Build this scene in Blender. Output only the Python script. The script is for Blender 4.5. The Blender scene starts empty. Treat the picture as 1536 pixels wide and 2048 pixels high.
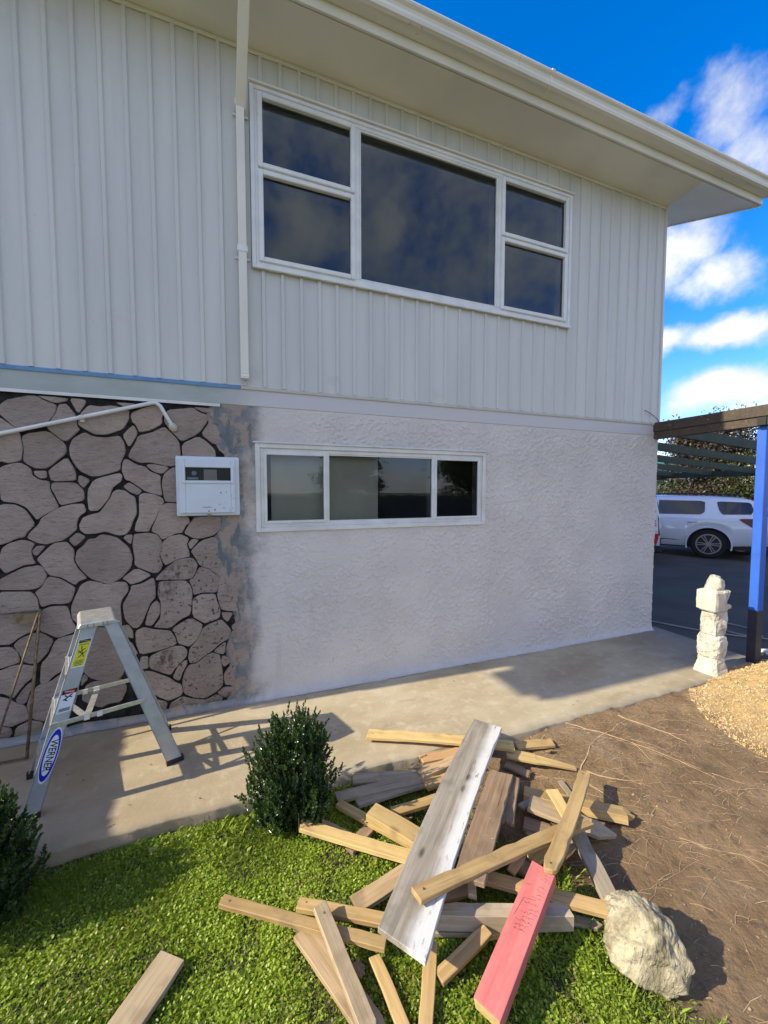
import bpy, bmesh, math, random
import numpy as np
from mathutils import Vector, Matrix
rnd = random.Random(7)
R = math.radians
sc = bpy.context.scene
col = sc.collection
# ------------------------------------------------------------------ camera, world, sun, exposure
EXPO = 1.76
SUN_EL, SUN_AZ_BEHIND = 34.0, 2.2          # sun nearly parallel with the front wall, a little behind its plane
cam_d = bpy.data.cameras.new('camera'); cam = bpy.data.objects.new('camera', cam_d); col.objects.link(cam)
YAW, PITCH = math.pi/2 - math.atan2(2055, 770), math.atan2(41, 770)
F = Vector((math.sin(YAW)*math.cos(PITCH), math.cos(YAW)*math.cos(PITCH), -math.sin(PITCH)))
cam.location = (0, -3.07, 1.61)
cam.rotation_euler = F.to_track_quat('-Z', 'Y').to_euler()
cam_d.sensor_fit = 'HORIZONTAL'; cam_d.sensor_width = 36; cam_d.lens = 770/1536*36
cam_d.clip_start = .05; cam_d.clip_end = 900
sc.camera = cam
sc.view_settings.view_transform = 'Standard'; sc.view_settings.look = 'None'
sc.view_settings.exposure = EXPO; sc.view_settings.gamma = 1; sc.view_settings.use_curve_mapping = False
sun_to = Vector((-math.cos(R(SUN_AZ_BEHIND))*math.cos(R(SUN_EL)), math.sin(R(SUN_AZ_BEHIND))*math.cos(R(SUN_EL)), math.sin(R(SUN_EL))))
sd = bpy.data.lights.new('sun', 'SUN'); sd.energy = 2.15; sd.angle = R(.53); sd.color = (1, .90, .67)
so = bpy.data.objects.new('sun', sd); col.objects.link(so); so.location = sun_to*60
so.rotation_euler = (-sun_to).to_track_quat('-Z', 'Y').to_euler()

class G:
    """node tree helper"""
    def __init__(s, nt): s.nt = nt
    def n(s, t, **k):
        nd = s.nt.nodes.new(t)
        for a, v in k.items(): setattr(nd, a, v)
        return nd
    def l(s, a, b): s.nt.links.new(a, b)
    def put(s, sock, v):
        if hasattr(v, 'is_linked'): s.l(v, sock)
        else:
            if isinstance(v, tuple) and len(v) == 3 and sock.type == 'RGBA': v = v+(1,)
            sock.default_value = v
    def math(s, op, a, b=0., c=None, clamp=False):
        nd = s.n('ShaderNodeMath', operation=op, use_clamp=clamp); s.put(nd.inputs[0], a); s.put(nd.inputs[1], b)
        if c is not None: s.put(nd.inputs[2], c)
        return nd.outputs[0]
    def vmath(s, op, a, b=(0, 0, 0), out=0):
        nd = s.n('ShaderNodeVectorMath', operation=op); s.put(nd.inputs[0], a); s.put(nd.inputs[1], b); return nd.outputs[out]
    def mix(s, f, a, b, mode='MIX'):
        nd = s.n('ShaderNodeMix', data_type='RGBA', blend_type=mode); s.put(nd.inputs[0], f); s.put(nd.inputs[6], a); s.put(nd.inputs[7], b); return nd.outputs[2]
    def ramp(s, f, lo, hi, a=0., b=1.):
        nd = s.n('ShaderNodeMapRange', interpolation_type='SMOOTHSTEP'); s.put(nd.inputs[0], f); s.put(nd.inputs[1], lo); s.put(nd.inputs[2], hi); s.put(nd.inputs[3], a); s.put(nd.inputs[4], b); return nd.outputs[0]
    def noise(s, vec, scale, detail=3., rough=.55, dist=0., out=0):
        nd = s.n('ShaderNodeTexNoise'); s.put(nd.inputs['Vector'], vec); nd.inputs['Scale'].default_value = scale
        nd.inputs['Detail'].default_value = detail; nd.inputs['Roughness'].default_value = rough; nd.inputs['Distortion'].default_value = dist
        return nd.outputs[out]
    def voro(s, vec, scale, feature='F1', out='Distance', rand=1.):
        nd = s.n('ShaderNodeTexVoronoi', feature=feature); s.put(nd.inputs['Vector'], vec); nd.inputs['Scale'].default_value = scale
        nd.inputs['Randomness'].default_value = rand
        return nd.outputs[out]
    def mapping(s, vec, scale=(1, 1, 1), loc=(0, 0, 0)):
        nd = s.n('ShaderNodeMapping'); s.put(nd.inputs[0], vec); nd.inputs['Scale'].default_value = scale; s.put(nd.inputs['Location'], loc); return nd.outputs[0]
    def bump(s, h, strength=.3, dist=.01, nrm=None):
        nd = s.n('ShaderNodeBump'); nd.inputs['Strength'].default_value = strength; nd.inputs['Distance'].default_value = dist
        s.put(nd.inputs['Height'], h)
        if nrm: s.put(nd.inputs['Normal'], nrm)
        return nd.outputs[0]

# world: physical sky with fair-weather cumulus
w = bpy.data.worlds.new('World'); sc.world = w; w.use_nodes = True
w.node_tree.nodes.clear(); g = G(w.node_tree)
sky = g.n('ShaderNodeTexSky', sky_type='NISHITA'); sky.sun_disc = False
sky.sun_elevation = R(SUN_EL); sky.sun_rotation = R(-90+SUN_AZ_BEHIND); sky.air_density = 1.0; sky.dust_density = .4; sky.ozone_density = 2.5
hs = g.n('ShaderNodeHueSaturation'); hs.inputs['Saturation'].default_value = 1.45; hs.inputs['Value'].default_value = .60; g.l(sky.outputs[0], hs.inputs['Color'])
dirv = g.n('ShaderNodeTexCoord').outputs['Generated']
warp = g.vmath('ADD', dirv, g.vmath('SCALE', g.vmath('SUBTRACT', g.noise(dirv, 5, 5, .6, out=1), (.5, .5, .5)), (0, 0, 0)))
nd_s = warp.node.inputs[1].links[0].from_node; nd_s.inputs['Scale'].default_value = .11
fine = g.noise(dirv, 9, 7, .62)
CL = [((.752,.492,.425),(.11,.10,.085),1.0),((.80,.47,.38),(.09,.09,.06),1.0),((.70,.535,.46),(.09,.09,.06),1.),((.84,.46,.285),(.13,.13,.042),1.05),((.79,.53,.29),(.1,.1,.04),1.0),
      ((.868,.46,.185),(.13,.13,.05),1.1),((.90,.42,.15),(.1,.1,.04),.9),((.71,.40,.575),(.07,.07,.06),.62),((.755,.385,.53),(.07,.07,.07),.68),((.66,.45,.60),(.05,.05,.03),.45),((.97,.15,.25),(.2,.22,.10),.9),
      ((.145,-.82,.555),(.20,.16,.14),.9),((.29,-.78,.55),(.10,.12,.12),.85),((.42,-.73,.53),(.09,.12,.12),.7),((-.3,-.86,.42),(.3,.2,.16),.9),((.55,-.80,.22),(.35,.25,.08),.9),((-.75,-.6,.25),(.3,.3,.10),.9),((.75,-.5,.45),(.16,.2,.10),.8),((-.3,.8,.5),(.3,.2,.15),.8),((.0,-.45,.89),(.22,.22,.1),.6)]
m = None
for c, r_, a in CL:
    d = g.vmath('LENGTH', g.vmath('DIVIDE', g.vmath('SUBTRACT', warp, c), r_), out=1)
    b = g.math('MULTIPLY', g.ramp(d, 0., 1.5, 1., 0.), a)
    m = b if m is None else g.math('MAXIMUM', m, b)
sx_ = g.n('ShaderNodeSeparateXYZ'); g.l(dirv, sx_.inputs[0])
m = g.math('MAXIMUM', m, g.math('MULTIPLY', g.ramp(sx_.outputs[1], .15, -.35), .70))      # cumulus behind the viewer, mirrored in the panes, cover thickened to brighten the shade
dens = g.ramp(g.math('ADD', m, g.math('MULTIPLY', g.math('SUBTRACT', fine, .5), 1.35)), .30, 1.02)
thick = g.ramp(g.math('ADD', m, g.math('MULTIPLY', g.math('SUBTRACT', g.noise(dirv, 6, 4, .5), .5), .9)), .5, 1.25)
ccol = g.mix(thick, (1.85, 1.88, 1.93), (2.55, 2.5, 2.43))
bg = g.n('ShaderNodeBackground'); bg.inputs['Strength'].default_value = .15
g.l(g.mix(dens, g.mix(1., hs.outputs[0], (.95, .80, 1.02), 'MULTIPLY'), ccol), bg.inputs[0])
g.l(bg.outputs[0], g.n('ShaderNodeOutputWorld').inputs[0])

# ------------------------------------------------------------------ object helpers
def prop(o, label=None, cat=None, group=None, kind=None):
    if label: o['label'] = label
    if cat: o['category'] = cat
    if group: o['group'] = group
    if kind: o['kind'] = kind
    return o
def thing(name, label, cat, loc=(0, 0, 0), rz=0., group=None):
    o = bpy.data.objects.new(name, None); col.objects.link(o); o.location = loc; o.rotation_euler = (0, 0, rz)
    o.empty_display_size = .1
    return prop(o, label, cat, group)
def link(name, me, mat=None, parent=None, world=True):
    o = bpy.data.objects.new(name, me); col.objects.link(o)
    if mat and not me.materials: me.materials.append(mat)
    if parent:
        o.parent = parent
        if world and parent.type == 'EMPTY':
            o.matrix_parent_inverse = (Matrix.Translation(parent.location) @ parent.rotation_euler.to_matrix().to_4x4()).inverted()
    return o
def npmesh(name, V, Fc, smooth=False):
    V = np.asarray(V, np.float32); Fc = np.asarray(Fc, np.int32); me = bpy.data.meshes.new(name)
    me.vertices.add(len(V)); me.vertices.foreach_set('co', V.ravel())
    k = Fc.shape[1]; me.loops.add(Fc.size); me.loops.foreach_set('vertex_index', Fc.ravel())
    me.polygons.add(len(Fc)); me.polygons.foreach_set('loop_start', np.arange(0, Fc.size, k, dtype=np.int32))
    me.polygons.foreach_set('loop_total', np.full(len(Fc), k, np.int32))
    if smooth: me.polygons.foreach_set('use_smooth', np.ones(len(Fc), bool))
    me.update(calc_edges=True); me.validate(); return me
class MB:
    def __init__(s): s.v = []; s.f = []
    def add(s, vs, fs):
        b = len(s.v); s.v += [tuple(p) for p in vs]; s.f += [tuple(b+i for i in q) for q in fs]; return s
    def box(s, x0, x1, y0, y1, z0, z1):
        return s.add([(x0,y0,z0),(x1,y0,z0),(x1,y1,z0),(x0,y1,z0),(x0,y0,z1),(x1,y0,z1),(x1,y1,z1),(x0,y1,z1)],
                     [(0,3,2,1),(4,5,6,7),(0,1,5,4),(1,2,6,5),(2,3,7,6),(3,0,4,7)])
    def prism(s, prof, d):
        """polygon of 3D points swept by vector d"""
        a = [Vector(p) for p in prof]; d = Vector(d); n = len(a); vs = a+[p+d for p in a]
        return s.add(vs, [(i, (i+1) % n, n+(i+1) % n, n+i) for i in range(n)]+[tuple(range(n))[::-1], tuple(range(n, 2*n))])
    def bar(s, A, B, w_, h_, up=(0, 0, 1)):
        A, B = Vector(A), Vector(B); t = (B-A).normalized(); sd_ = t.cross(Vector(up)).normalized(); u = sd_.cross(t)
        pr = [A+sd_*(w_/2*i)+u*(h_/2*j) for i, j in ((-1,-1),(1,-1),(1,1),(-1,1))]
        return s.prism(pr, B-A)
    def tube(s, pts, r, n=8, cap=True):
        pts = [Vector(p) for p in pts]; rs = r if isinstance(r, (list, tuple)) else [r]*len(pts); b = len(s.v); ref = None
        for i, p in enumerate(pts):
            t = (pts[min(i+1, len(pts)-1)]-pts[max(i-1, 0)]).normalized()
            if ref is None: ref = t.orthogonal().normalized()
            else: ref = (ref-t*ref.dot(t)).normalized()
            o2 = t.cross(ref)
            for k in range(n):
                a = 2*math.pi*k/n; s.v.append(tuple(p+(ref*math.cos(a)+o2*math.sin(a))*rs[i]))
        for i in range(len(pts)-1):
            for k in range(n): s.f.append((b+i*n+k, b+i*n+(k+1) % n, b+(i+1)*n+(k+1) % n, b+(i+1)*n+k))
        if cap: s.f.append(tuple(b+k for k in range(n))[::-1]); s.f.append(tuple(b+(len(pts)-1)*n+k for k in range(n)))
        return s
    def mesh(s, name, smooth=False, bevel=0., seg=1, fix=True):
        me = bpy.data.meshes.new(name); me.from_pydata(s.v, [], s.f); me.update()
        bm = bmesh.new(); bm.from_mesh(me); 
        if fix: bmesh.ops.recalc_face_normals(bm, faces=bm.faces)
        if bevel:
            es = [e for e in bm.edges if len(e.link_faces) == 2 and e.calc_face_angle(0) > .5]
            bmesh.ops.bevel(bm, geom=es, offset=bevel, segments=seg, affect='EDGES', profile=.6)
        bm.to_mesh(me); bm.free()
        if smooth: me.shade_smooth()
        return me
    def ob(s, name, mat, parent=None, smooth=False, bevel=0., seg=1, fix=True): return link(name, s.mesh(name, smooth, bevel, seg, fix), mat, parent)
def text_mesh(txt, size, name='lettering', depth=0., bold=0.):
    c = bpy.data.curves.new(name, 'FONT'); c.body = txt; c.size = size; c.align_x = 'CENTER'; c.align_y = 'CENTER'; c.extrude = depth; c.offset = bold
    o = bpy.data.objects.new('t', c); me = bpy.data.meshes.new_from_object(o); bpy.data.objects.remove(o); me.name = name
    return me

# ------------------------------------------------------------------ materials
def new(name):
    m = bpy.data.materials.new(name); m.use_nodes = True; g = G(m.node_tree); b = m.node_tree.nodes['Principled BSDF']; return m, g, b
def plain(name, c, rough=.5, metal=0., c2=None, scale=6., bump=0., bscale=60., rand=0., spec=.5, detail=4., coat=0.):
    m, g, b = new(name); tc = g.n('ShaderNodeTexCoord').outputs['Object']
    cc = c if c2 is None else g.mix(g.ramp(g.noise(tc, scale, detail), .35, .65), c, c2)
    if rand:
        r_ = g.n('ShaderNodeObjectInfo').outputs['Random']
        h = g.n('ShaderNodeHueSaturation'); g.put(h.inputs['Color'], cc); g.put(h.inputs['Value'], g.ramp(r_, 0, 1, 1-rand, 1+rand)); cc = h.outputs[0]
    g.put(b.inputs['Base Color'], cc); b.inputs['Roughness'].default_value = rough; b.inputs['Metallic'].default_value = metal
    b.inputs['Specular IOR Level'].default_value = spec; b.inputs['Coat Weight'].default_value = coat
    if bump: g.l(g.bump(g.noise(tc, bscale, 4, .6), bump, .01), b.inputs['Normal'])
    return m
def geo_pos(g):
    return g.n('ShaderNodeNewGeometry').outputs['Position']
def sepxyz(g, v):
    s = g.n('ShaderNodeSeparateXYZ'); g.l(v, s.inputs[0]); return s.outputs

# steel cladding paint: old putty-grey enamel with faint streaks
def mat_cladding():
    m, g, b = new('cladding_paint'); p = geo_pos(g)
    n1 = g.noise(g.mapping(p, (5, 5, .5)), 1., 4); n2 = g.noise(p, 3.5, 4)
    c = g.mix(g.ramp(n1, .3, .7), (.53, .54, .525), (.60, .605, .585)); c = g.mix(g.ramp(n2, .62, .8, 0, .35), c, (.40, .41, .40))
    sp = g.ramp(g.noise(p, 60, 2), .735, .76, 0, .5); c = g.mix(sp, c, (.25, .24, .22))
    g.put(b.inputs['Base Color'], c); b.inputs['Roughness'].default_value = .36
    g.l(g.bump(g.noise(p, 7, 3), .12, .02), b.inputs['Normal'])
    return m
M_clad = mat_cladding()
M_cream = plain('cream_paint', (.76, .73, .65), .38, c2=(.69, .67, .60), scale=3, bump=.05)
def mat_gutter():
    m, g, b = new('gutter_paint'); p = geo_pos(g); x, y, z = sepxyz(g, p)
    c = g.mix(g.ramp(g.noise(g.mapping(p, (1.5, 8, 8)), 1., 4), .35, .65), (.77, .745, .67), (.67, .65, .58))
    low = g.ramp(z, 4.83, 4.80); d = g.math('MULTIPLY', low, g.ramp(g.noise(g.mapping(p, (18, 40, 40)), 1., 5, .65), .63, .69)); c = g.mix(g.math('MULTIPLY', d, g.ramp(g.noise(p, 1.1, 2), .48, .6, 0, .7)), c, (.09, .085, .06))
    st = g.ramp(g.noise(g.mapping(p, (26, 2, 2)), 1., 3), .64, .76, 0, .35); c = g.mix(st, c, (.45, .43, .36))
    g.put(b.inputs['Base Color'], c); b.inputs['Roughness'].default_value = .38; return m
M_gutter = mat_gutter()
M_soffit = plain('soffit_paint', (.80, .77, .69), .6, c2=(.71, .69, .62), scale=1.5, bump=.04, bscale=20)
M_white = plain('white_enamel', (.74, .75, .74), .35, c2=(.66, .68, .68), scale=8, bump=.06, bscale=40)
M_whitew = plain('weathered_white_paint', (.70, .71, .69), .5, c2=(.60, .61, .58), scale=5, bump=.15, bscale=70)
M_blk = plain('black_joint_paint', (.010, .009, .009), .8, spec=.15, c2=(.03, .028, .027), scale=20)
M_alu = plain('aluminium', (.50, .53, .56), .42, .45, c2=(.42, .45, .48), scale=14, bump=.06, bscale=90)
M_alub = plain('bright_aluminium', (.78, .78, .76), .4, .8, c2=(.62, .62, .60), scale=30, bump=.05)
M_rust = plain('rusty_steel', (.13, .085, .045), .7, .2, c2=(.22, .16, .09), scale=30, bump=.2)
M_dark = plain('dark_interior', (.012, .013, .016), .9)
M_ceil = plain('room_ceiling', (.30, .32, .26), .9)
M_room = plain('room_wall', (.16, .155, .15), .9)
M_blackpl = plain('black_plastic', (.015, .015, .016), .5)
M_tyre = plain('tyre_rubber', (.012, .012, .013), .8, bump=.2)
M_blue = plain('blue_post_paint', (.025, .10, .48), .45, c2=(.03, .12, .52), scale=5, bump=.08, bscale=30)
M_navy = plain('dark_navy', (.018, .022, .035), .55, c2=(.03, .033, .045), scale=8)
M_carw = plain('white_car_paint', (.72, .74, .78), .12, coat=1.)
M_chrome = plain('chrome', (.7, .7, .7), .15, 1.)
M_rim = plain('alloy', (.32, .33, .34), .3, .9)
M_red = plain('red_vinyl', (.55, .02, .015), .4)
M_lamp = plain('tail_lamp', (.10, .002, .004), .25)
M_sticky = plain('yellow_sticker', (.62, .60, .03), .45)
M_stickw = plain('white_sticker', (.66, .72, .80), .45)
M_stickb = plain('blue_sticker', (.008, .02, .42), .35)
M_ink = plain('black_ink', (.012, .012, .016), .5)
M_pencil = plain('pencil_mark', (.22, .03, .04), .7)
M_greenroof = plain('green_roof_iron', (.035, .13, .085), .5)
M_hose = plain('grey_hose', (.24, .25, .24), .5)
def mat_tinted_glass():
    m, g, b = new('tinted_car_glass'); b.inputs['Base Color'].default_value = (.006, .008, .012, 1); b.inputs['Roughness'].default_value = .03; b.inputs['Coat Weight'].default_value = .5
    return m
M_cglass = mat_tinted_glass()
def mat_glass(name='window_glass', ior=1.75):
    m, g, b = new(name); nt = m.node_tree; nt.nodes.remove(b)
    fr = g.n('ShaderNodeFresnel'); fr.inputs[0].default_value = ior
    t = g.n('ShaderNodeBsdfTransparent'); t.inputs[0].default_value = (.80, .84, .84, 1)
    gl = g.n('ShaderNodeBsdfGlossy'); gl.inputs['Roughness'].default_value = .012; gl.inputs['Color'].default_value = (.78, .90, 1, 1)
    p = geo_pos(g); g.l(g.bump(g.noise(p, 2.2, 2), .015, .05), gl.inputs['Normal'])
    mx = g.n('ShaderNodeMixShader'); g.l(fr.outputs[0], mx.inputs[0]); g.l(t.outputs[0], mx.inputs[1]); g.l(gl.outputs[0], mx.inputs[2])
    g.l(mx.outputs[0], nt.nodes['Material Output'].inputs[0]); return m
M_glass = mat_glass(); M_clearpl = mat_glass('clear_plastic', 1.28)
def mat_stone():
    m, g, b = new('painted_stone'); p = geo_pos(g); r_ = g.n('ShaderNodeObjectInfo').outputs['Random']
    n1 = g.noise(p, 5, 5); n2 = g.noise(g.mapping(p, (14, 14, 40)), 1., 4, .65)
    c = g.mix(g.ramp(n1, .3, .7), (.315, .247, .205), (.40, .325, .272)); c = g.mix(g.ramp(n2, .56, .72, 0, .55), c, (.16, .127, .108))
    h = g.n('ShaderNodeHueSaturation'); g.put(h.inputs['Color'], c); g.put(h.inputs['Value'], g.ramp(r_, 0, 1, .88, 1.12)); c = h.outputs[0]
    x, y, z = sepxyz(g, p)
    # mud splashes low on the right, brown stain, moss line at the base
    zone = g.math('MULTIPLY', g.ramp(x, -.75, -.45), g.ramp(z, 1.35, 1.1))
    sp = g.math('MULTIPLY', zone, g.ramp(g.noise(p, 42, 3, .6), .60, .65)); c = g.mix(g.math('MULTIPLY', sp, .85), c, (.05, .038, .028))
    for cx_, cz_, rx, rz in ((-.42, 1.04, .13, .07), (-.50, .93, .10, .09), (-.52, .42, .10, .10)):
        d = g.vmath('LENGTH', g.vmath('DIVIDE', g.vmath('SUBTRACT', p, (cx_, 0, cz_)), (rx, 1, rz)), out=1)
        f = g.math('MULTIPLY', g.ramp(d, 1.1, .2), g.ramp(g.noise(g.mapping(p, (30, 30, 14)), 1., 5, .7), .42, .6)); c = g.mix(g.math('MULTIPLY', f, .8), c, (.055, .040, .022))
    ms = g.ramp(g.math('ADD', z, g.math('MULTIPLY', g.noise(p, 9, 4), .16)), .22, .08); c = g.mix(g.math('MULTIPLY', ms, .75), c, (.075, .075, .045))
    cr = g.ramp(g.voro(g.vmath('ADD', p, g.vmath('SCALE', g.noise(p, 6, 3, out=1), (0, 0, 0))), 5., 'DISTANCE_TO_EDGE'), .006, .0); c = g.mix(g.math('MULTIPLY', cr, .25), c, (.08, .07, .06))
    g.put(b.inputs['Base Color'], c); b.inputs['Roughness'].default_value = .85
    h2 = g.math('ADD', g.math('MULTIPLY', g.noise(g.mapping(p, (16, 16, 42)), 1., 5, .7), 1.), g.math('MULTIPLY', g.noise(p, 18, 4), .8))
    g.l(g.bump(h2, 1., .022), b.inputs['Normal']); return m
M_stone = mat_stone()
def mat_plaster():
    m, g, b = new('roughcast_paint'); p = geo_pos(g); x, y, z = sepxyz(g, p)
    nn = g.noise(p, 3.2, 5, .6); u = g.math('ADD', x, g.math('MULTIPLY', g.math('SUBTRACT', nn, .5), .5))
    base = g.mix(g.ramp(g.noise(p, 2.3, 5), .3, .7), (.575, .545, .52), (.645, .615, .585))
    worn = g.mix(g.ramp(g.noise(p, 6, 5, .65), .44, .54), (.17, .18, .185), (.31, .25, .205))
    worn = g.mix(g.ramp(g.noise(g.mapping(p, (9, 9, 3)), 1., 5, .65), .52, .58), worn, (.115, .135, .15))
    f = g.ramp(u, -.02, .20); ck = g.ramp(g.voro(g.vmath('ADD', p, g.vmath('SCALE', g.noise(p, 4, 3, out=1), (0, 0, 0))), .9, 'DISTANCE_TO_EDGE'), .0022, .0, 0, .55)
    base = g.mix(g.math('MULTIPLY', ck, g.ramp(g.noise(p, 1.6, 2), .5, .56)), base, (.22, .21, .20))
    base = g.mix(g.ramp(g.noise(g.mapping(p, (6, 6, .8)), 1., 4), .62, .78, 0, .35), base, (.44, .42, .40))
    c = g.mix(f, worn, base)
    c = g.mix(g.ramp(g.math('ADD', z, g.math('MULTIPLY', g.noise(p, 8, 4), .1)), .13, .03, 0, .5), c, (.42, .41, .40))
    g.put(b.inputs['Base Color'], c); b.inputs['Roughness'].default_value = .6
    g.l(g.bump(g.math('ADD', g.noise(p, 120, 4, .6), g.math('MULTIPLY', g.noise(p, 55, 3, .5, .6), 1.5)), .55, .006), b.inputs['Normal']); return m
M_plaster = mat_plaster()
def mat_band():
    m, g, b = new('band_board_paint'); p = geo_pos(g); x, y, z = sepxyz(g, p)
    f = g.ramp(g.math('ADD', x, g.math('MULTIPLY', g.noise(p, 5, 4), .3)), -.05, .35)
    a = g.mix(g.ramp(g.noise(g.mapping(p, (3, 9, 9)), 1., 4), .35, .7), (.33, .38, .36), (.40, .44, .42))
    a = g.mix(g.ramp(g.noise(p, 38, 3), .70, .74, 0, .8), a, (.10, .11, .11))
    g.put(b.inputs['Base Color'], g.mix(f, a, (.55, .54, .55))); b.inputs['Roughness'].default_value = .5
    g.l(g.bump(g.noise(p, 22, 4), .12, .01), b.inputs['Normal']); return m
M_band = mat_band()
M_flash = plain('blue_flashing_film', (.16, .33, .70), .22, .35, c2=(.20, .40, .78), scale=9, bump=.06)
def mat_concrete():
    m, g, b = new('concrete_path'); p = geo_pos(g); x, y, z = sepxyz(g, p)
    c = g.mix(g.ramp(g.noise(g.mapping(p, (1.2, 2.4, 1)), 1., 6, .62), .3, .7), (.33, .265, .165), (.46, .39, .275))
    c = g.mix(g.ramp(g.noise(p, 11, 5, .65), .5, .72, 0, .6), c, (.52, .46, .345))
    c = g.mix(g.ramp(g.noise(g.mapping(p, (2, 5, 1), (3, 1, 0)), 1., 5, .65), .56, .74, 0, .55), c, (.23, .165, .095))
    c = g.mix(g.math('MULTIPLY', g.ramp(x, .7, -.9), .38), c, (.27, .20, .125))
    edge = g.ramp(g.math('ADD', y, g.math('MULTIPLY', g.noise(p, 10, 4), .12)), -.90, -1.0, 0, .45); c = g.mix(edge, c, (.17, .15, .12))
    c = g.mix(g.ramp(g.noise(p, 150, 2), .64, .72, 0, .55), c, (.16, .14, .11))
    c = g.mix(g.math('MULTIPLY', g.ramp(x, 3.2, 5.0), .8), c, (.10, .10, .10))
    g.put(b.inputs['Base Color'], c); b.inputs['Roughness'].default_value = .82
    h = g.math('ADD', g.noise(p, 45, 5, .65), g.math('MULTIPLY', g.noise(g.mapping(p, (6, 60, 1)), 1., 3), .4))
    g.l(g.bump(h, .35, .006), b.inputs['Normal']); return m
M_conc = mat_concrete()
M_asph = plain('asphalt', (.045, .041, .034), .8, c2=(.066, .060, .050), scale=1.3, bump=.4, bscale=160)
def mat_ground():
    m, g, b = new('soil_and_turf_base'); p = geo_pos(g); x, y, z = sepxyz(g, p)
    s = g.mix(g.ramp(g.noise(p, 3.2, 6, .62), .3, .7), (.165, .10, .048), (.285, .188, .098))
    s = g.mix(g.ramp(g.noise(p, 17, 5, .65), .5, .7, 0, .7), s, (.095, .062, .038))
    s = g.mix(g.ramp(g.noise(g.mapping(p, (1, 1, 1), (4, 2, 0)), 1.7, 4), .58, .72, 0, .6), s, (.27, .215, .155))
    s = g.mix(g.ramp(g.noise(p, 190, 2), .68, .74), s, (.42, .36, .27))
    gr = g.mix(g.ramp(g.noise(p, 6, 5), .35, .65), (.050, .075, .016), (.075, .066, .030))
    # turf where x < border(y)
    bd = g.math('ADD', g.math('MULTIPLY', g.ramp(y, -1.25, -2.2), .42), .88)
    f = g.ramp(g.math('ADD', g.math('SUBTRACT', x, bd), g.math('MULTIPLY', g.math('SUBTRACT', g.noise(p, 6, 4), .5), .5)), -.10, .14)
    far = g.ramp(y, -3.1, -3.9); f = g.math('MULTIPLY', f, g.math('SUBTRACT', 1., far))
    sandf = g.vmath('LENGTH', g.vmath('DIVIDE', g.vmath('SUBTRACT', p, (4.3, -1.65, 0)), (1.25, .80, 1)), out=1)
    sf = g.ramp(g.math('ADD', sandf, g.math('MULTIPLY', g.math('SUBTRACT', g.noise(p, 5, 5, .65), .5), .9)), 1.1, .75)
    s = g.mix(g.math('MULTIPLY', sf, .9), s, (.47, .33, .155))
    g.put(b.inputs['Base Color'], g.mix(f, gr, s)); b.inputs['Roughness'].default_value = .92
    h = g.math('ADD', g.noise(p, 60, 5, .7), g.math('MULTIPLY', g.noise(p, 14, 4), 1.2))
    g.l(g.bump(h, .9, .02), b.inputs['Normal']); return m
M_ground = mat_ground()
M_sand = plain('yellow_clay', (.50, .345, .155), .9, c2=(.60, .44, .23), scale=9, bump=.7, bscale=70, detail=6)
M_root = plain('dry_root', (.42, .29, .17), .8, c2=(.52, .38, .24), scale=30)
def mat_rock(name, a, bcol, dk, st=(6, 6, 1.6)):
    m, g, b = new(name); p = g.n('ShaderNodeTexCoord').outputs['Object']
    n = g.noise(g.mapping(p, st), 2.2, 7, .68, 1.)
    c = g.mix(g.ramp(n, .36, .6), dk, a); c = g.mix(g.ramp(g.noise(p, 9, 5, .6), .5, .7, 0, .8), c, bcol)
    c = g.mix(g.ramp(g.noise(p, 42, 4, .7), .60, .72, 0, .75), c, dk)
    g.put(b.inputs['Base Color'], c); b.inputs['Roughness'].default_value = .9
    g.l(g.bump(g.math('ADD', n, g.math('MULTIPLY', g.noise(p, 50, 5, .7), .5)), .9, .03), b.inputs['Normal']); return m
M_rock = mat_rock('cream_limestone', (.50, .44, .30), (.62, .56, .41), (.22, .19, .115))
M_pillar = mat_rock('white_limestone', (.66, .63, .54), (.76, .73, .64), (.40, .36, .28), (4, 4, 2))
M_mortarp = plain('grey_mortar', (.50, .46, .37), .9, c2=(.60, .56, .46), scale=12, bump=.4)
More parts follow.
